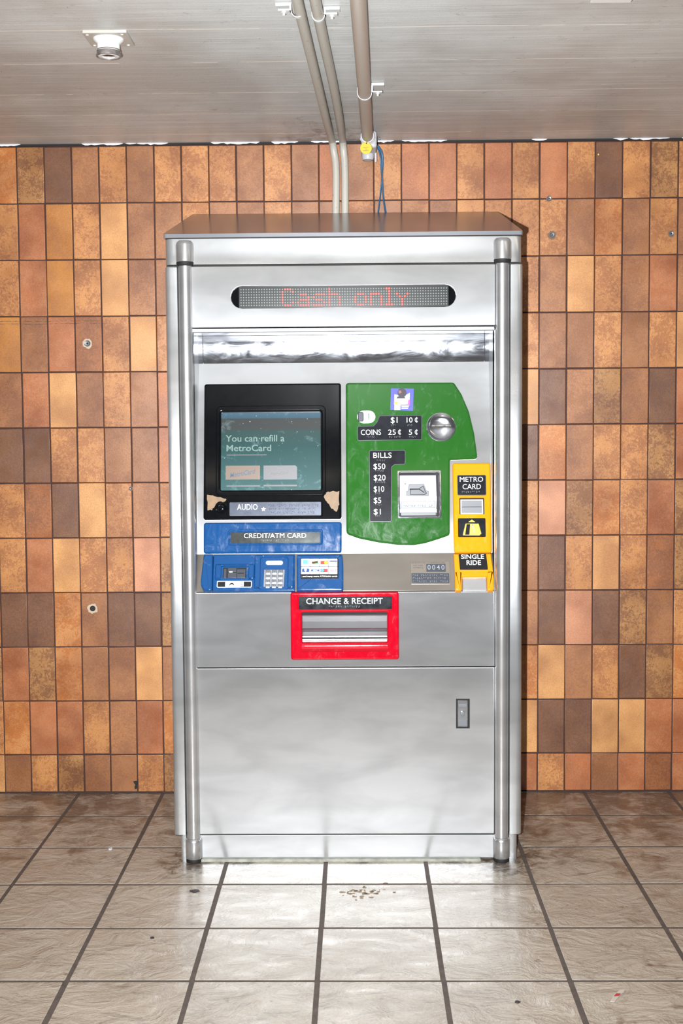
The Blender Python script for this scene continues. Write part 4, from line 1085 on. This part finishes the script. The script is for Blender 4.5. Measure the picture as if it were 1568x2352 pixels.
bm = bmesh.new(); a_ = wall_pt(867, 319, -.07); lathe(bm, [(0, -.012), (.003, -.012), (.003, .006), (.0055, .006), (.0055, .010), (0, .010)], a_, 14, 0, Vector((1, 0, 0)), Vector((0, 0, 1))); link('set_screw', bm, MGREY, fit)
# ring and inspection tag
rc = wall_pt(843.5, 316, -.228)
bm = bmesh.new(); tube(bm, [rc+Vector((.0255*math.cos(a), -.006*math.sin(a), .0215*math.sin(a))) for a in [PI*(1.02+.96*i/18) for i in range(19)]], .0019, 8); link('bushing_ring', bm, FW, t)
tc = wall_pt(840.3, 340.5, -.228)
TP = Plane((0, -.228, 0), (0, 0, 1), (0, -1, 0)); TAGM = plain('yellow_tag', (204, 184, 44), .45)
bm = bmesh.new(); slab(bm, TP, circ(tc.x, tc.z, .0212, 36), 0, .0016, .0005, 0)
slab(bm, TP, circ(tc.x+.0015, tc.z+.0172, .0022, 12), 0, .0019, 0, 1)
for k, s in enumerate(('MANUALLY', 'OR', 'RE-INSPECT')): text(bm, TP, s, tc.x, tc.z+.0015-.0055*k, .0026, .0016, 1, align='CENTER', th=.0003, rot=.08)
o = link('hanging_tag', bm, [TAGM, DARK]); tag(o, 'small round yellow tag hanging on the white elbow fitting', 'tag')
bm = bmesh.new(); tube(bm, [(tc.x+.0015, -.2302, tc.z+.0165), (tc.x+.003, -.2315, tc.z+.020), (tc.x+.0035, -.2290, tc.z+.0235)], .0009, 6); link('tag_wire', bm, DARK, o)
# blue wires
WB = plain('blue_wire', (30, 92, 132), .3)
def wire(pxs, label, y=-.03):
    pts = [wall_pt(u, v, yy) for u, v, yy in pxs]
    last = pts[-1]; pts[-1] = Vector((last.x, last.y, ztop(last.y)+.002))
    bm = bmesh.new(); tube(bm, smoothpath(pts, 8), .0026, 10); tag(link('electric_wire', bm, WB), label, 'wire', 'blue wires above the machine')
wire([(862, 331, -.045), (869, 337, -.045), (877, 350, -.045), (879, 370, -.04), (877.5, 400, -.035), (874, 440, -.03), (868, 487, -.046)], 'blue wire crossing over and ending left on the machine lid')
wire([(861, 335, -.04), (868, 343, -.04), (873, 360, -.038), (875, 385, -.032), (877.5, 420, -.03), (880, 455, -.03), (884.5, 487, -.046)], 'blue wire crossing under and ending right on the machine lid')
wire([(862, 333, -.05), (871, 342, -.05), (876.5, 358, -.048), (877, 385, -.042), (878.3, 425, -.036), (881, 460, -.036), (885.5, 488, -.054)], 'blue wire lying in front along the right hand one')
# pipe straps
SW = plain('white_painted_strap', (196, 198, 196), .4)
def strap(c, dirv, r, side, label, wdt=.012, bolt=True):
    dirv = dirv.normalized(); X = dirv.cross(Vector((0, 0, 1))).normalized()
    if X.x < 0: X = -X
    bm = bmesh.new(); z0 = ZC-.001
    prof = []
    for i in range(15):
        a = PI+PI*i/14
        prof.append((math.cos(a)*(r+.0022), math.sin(a)*(r+.0022)))
    # open ribbon round the underside, thickened
    inn_ = [(x*(r/(r+.0022)), z*(r/(r+.0022))) for x, z in prof]
    dz = ZC-.0015-c.z
    prof = [(-(r+.0022), dz*.6)]+prof+[((r+.0022), .006)]
    inn_ = [(-r, dz*.6)]+inn_+[(r, .006)]
    loop = prof+inn_[::-1]
    A_ = [bm.verts.new(c+X*(x if side > 0 else -x)+Vector((0, 0, z))-dirv*wdt/2) for x, z in loop]
    B_ = [bm.verts.new(c+X*(x if side > 0 else -x)+Vector((0, 0, z))+dirv*wdt/2) for x, z in loop]
    bridge(bm, A_, B_); bm.faces.new(A_); bm.faces.new(B_)
    # foot and lug
    def obox(x0, x1, z0_, z1_, w2):
        vs = []
        for x in (x0, x1):
            for yv in (-w2, w2):
                for z in (z0_, z1_): vs.append(bm.verts.new(c+X*(x*side)+dirv*yv+Vector((0, 0, z))))
        for q in ((0, 1, 3, 2), (4, 5, 7, 6), (0, 1, 5, 4), (2, 3, 7, 6), (0, 2, 6, 4), (1, 3, 7, 5)): bm.faces.new([vs[i] for i in q])
    obox(r, r+.034, .000, .0045, wdt*.7); obox(r+.0, r+.040, dz-.008, dz, wdt*.9); obox(r, r+.005, 0, dz, wdt*.8)
    t_ = link('pipe_strap', bm, SW); tag(t_, label, 'pipe strap', 'white pipe straps on the ceiling')
    bm = bmesh.new(); bc = c+X*((r+.020)*side)
    lathe(bm, [(0, -.010), (.0035, -.010), (.0035, -.004), (.0065, -.004), (.0065, .003), (0, .003)], bc, 6, 0); link('bolt', bm, SW, t_)
c1 = ceil_pt(683, 26, CPZ); strap(c1, pa[3]-pa[2], .0145, -1, 'white strap on the left thin conduit at the top edge of the photo')
c2 = ceil_pt(731, 36, CPZ); strap(c2, pb[3]-pb[2], .0145, 1, 'white strap with thick lumpy paint on the right thin conduit')
c3 = ceil_pt(837, 214, TZ); strap(c3, q1-q0, .0212, 1, 'white strap with hanging bolt on the thick conduit')
# ceiling detector
dc = ceil_pt(247, 84, ZC)
dt = thing('ceiling_detector', dc, 'round white dirty rimmed detector hanging from a square plate on the ceiling, left', 'detector')
bm = bmesh.new(); slab(bm, Plane((0, 0, ZC), (0, -1, 0), (0, 0, -1)), rrect(dc.x-.058, -dc.y-.070, dc.x+.062, -dc.y+.055, .004), .0, .007, .002)
for sx_ in (-1, 1):
    for sy_ in (-1, 1): lathe(bm, [(0, 0), (.005, 0), (.0045, -.003), (0, -.004)], (dc.x+.047*sx_, dc.y+.047*sy_+.007, ZC-.007), 12)
link('mounting_plate', bm, plain('ceiling_painted_plate', (176, 170, 162), .45), dt)
dz_ = dc.z
bm = bmesh.new(); lathe(bm, [(.042, -.006), (.040, -.012), (.031, -.020), (.0305, -.038), (.033, -.041)], (dc.x+.002, dc.y, dz_), 40); link('collar', bm, plain('detector_white', (228, 230, 226), .35), dt)
bm = bmesh.new(); lathe(bm, [(.0310, -.036), (.0325, -.046), (.0345, -.052), (.0340, -.054), (.0300, -.0545), (.0285, -.050), (.0200, -.0485)], (dc.x+.002, dc.y, dz_), 40); link('dirty_rim', bm, plain('grimy_rim', (112, 106, 104), .4, var=.6), dt)
bm = bmesh.new(); lathe(bm, [(.0290, -.0525), (.0265, -.0540), (.0190, -.0535), (.0185, -.0500)], (dc.x+.002, dc.y, dz_), 40); link('inner_ring', bm, plain('ring_white', (214, 212, 210), .35), dt)
bm = bmesh.new(); lathe(bm, [(.0190, -.0495), (.010, -.0515), (0, -.0522)], (dc.x+.002, dc.y, dz_), 32); link('lens', bm, BLACKG, dt)
# white box by the top right
bc = ceil_pt(1401, 7, ZC-.028)
bm = bmesh.new(); slab(bm, Plane((0, 0, ZC), (0, -1, 0), (0, 0, -1)), rrect(bc.x-.050, -bc.y, bc.x+.050, -bc.y+.10, .003), .0, .028, .002)
tag(link('junction_box', bm, HOUS), 'white box on the ceiling cut by the top edge, right side', 'junction box')

# ---- fixings left in the wall
ALU = plain('anchor_metal', (150, 156, 162), .35, metal=.8); HAL = plain('pale_plaster_ring', (190, 172, 150), .8); SOOT = plain('grey_grime_ring', (118, 96, 82), .8)
def halo(bm, a, b_, r, mi, seed):
    rr = random.Random(seed); slab(bm, WALL, [(a+r*rr.uniform(.82, 1.18)*math.cos(2*PI*i/18), b_+r*rr.uniform(.85, 1.2)*math.sin(2*PI*i/18)) for i in range(18)], .0, .0018, 0, mi)
def anchor(u, v, r, label, ring=True, halo_m=HAL, hr=1.6, seed=1, hollow=False):
    a, b_ = WALL.px(u, v)
    bm = bmesh.new(); halo(bm, a, b_, r*hr, 0, seed)
    if not hollow: lathe(bm, [(r*1.15, 0), (r*1.15, .0030), (r*.95, .0042), (r*.72, .0036), (r*.62, .0024), (r*.3, .0022), (0, .0022)], WALL.w(a, b_), 22, 1, WALL.n)
    slab(bm, WALL, circ(a, b_, r*(.42 if not hollow else 1), 18), .001, .0032 if not hollow else .0022, 0, 2)
    tag(link('wall_hole' if hollow else 'wall_anchor', bm, [halo_m, ALU, DARK]), label, 'hole' if hollow else 'wall anchor')
anchor(201, 789, .0105, 'shiny metal wall anchor with pale ring left of the machine', hr=1.75, seed=3)
anchor(213, 1397.5, .0112, 'open dark drilled hole with pale chipped edge low on the left wall', hr=1.75, seed=4, hollow=True)
anchor(300.5, 1122, .0046, 'tiny plugged screw hole in tile beside the machine, left', halo_m=SOOT, hr=1.9, seed=5)
anchor(1260.5, 456.5, .0075, 'small anchor set in the grout line, upper right wall', halo_m=SOOT, hr=1.4, seed=6)
anchor(1267.5, 540, .0085, 'anchor with sooty ring right of the machine top', halo_m=SOOT, hr=1.9, seed=7)
anchor(1540.5, 537, .0080, 'anchor with grey ring near the right edge of the photo', halo_m=SOOT, hr=1.6, seed=8)

# ---- bits on the floor
GUM = plain('blackened_gum', (52, 46, 44), .6)
def floorblob(u, v, rx, ry, label, name='gum_spot', mat=GUM, seed=1, h=.0022, cat='gum'):
    c = floor_pt(u, v); rr = random.Random(seed); bm = bmesh.new()
    slab(bm, FLR, [(c.x+rx*rr.uniform(.75, 1.2)*math.cos(2*PI*i/16), c.y+ry*rr.uniform(.75, 1.2)*math.sin(2*PI*i/16)) for i in range(16)], -.0005, h, .0008)
    tag(link(name, bm, mat), label, cat)
floorblob(447, 2047, .014, .012, 'dark oval gum spot on the floor left of centre', seed=2)
floorblob(350, 2154.5, .006, .007, 'tiny black gum speck below the oval spot', seed=3)
floorblob(253.5, 1950, .007, .010, 'small pale chip lying on the grout line left of the machine', 'paint_chip', CHIP, 4, cat='chip')
floorblob(1188, 2302, .007, .006, 'tiny dark gum speck on the tile at the bottom, right of centre', seed=6)
c = floor_pt(1419, 2288)
bm = bmesh.new()
P5 = Plane((c.x, c.y, .0005), (0, 1, 0), (0, 0, 1))
slab(bm, P5, [(-.026, -.030), (-.016, -.033), (.002, -.002), (.020, .022), (.026, .036), (.012, .032), (-.006, .010), (-.014, -.004)], 0, .0010, 0, 0)
slab(bm, P5, [(-.012, -.004), (.002, -.002), (.010, .010), (-.002, .012)], 0, .0014, 0, 1)
tag(link('torn_wrapper', bm, [plain('wrapper_pale', (196, 186, 176), .5), plain('wrapper_red', (176, 60, 60), .5)], smooth=False), 'torn scrap of white and red wrapper on the bottom right floor', 'litter')
# worn sealant scab on the tile in front of the machine
bm = bmesh.new(); rnd = random.Random(9)
SCAB = plain('flaking_residue', (124, 104, 78), .6, var=.4)
for i in range(46):
    u = rnd.gauss(832, 36); v = 2049+rnd.gauss(0, 7)
    if not (752 < u < 915): continue
    c = floor_pt(u, v); r1 = rnd.uniform(.002, .009); r2 = r1*rnd.uniform(.3, .7)
    slab(bm, FLR, [(c.x+r1*rnd.uniform(.5, 1.3)*math.cos(2*PI*k/9), c.y+r2*rnd.uniform(.5, 1.3)*math.sin(2*PI*k/9)) for k in range(9)], -.0004, .0012, 0)
tag(link('glue_residue', bm, SCAB, smooth=False), 'flaky brown glue residue on the tile before the machine', 'residue', kind='stuff')

# small marks on the wall tiles
a, b_ = WALL.px(1373.5, 355)
bm = bmesh.new(); slab(bm, WALL, circ(a, b_, .0026, 9, .0036), 0, .0018, .0005)
tag(link('paint_fleck', bm, plain('yellow_fleck', (236, 196, 40), .5)), 'tiny yellow paint fleck on a dark brown tile, upper right', 'paint fleck')
bm = bmesh.new(); rr = random.Random(17)
pl_ = [WALL.px(u, v) for u, v in blob([(306, 1794), (316, 1793), (317, 1800), (314, 1811), (309, 1812), (310, 1802)], 6, .8)]
slab(bm, WALL, pl_, 0, .0016, 0)
tag(link('chipped_tile_edge', bm, DARK, smooth=False), 'small black chip in the tile edge low on the wall left of the machine', 'chip')
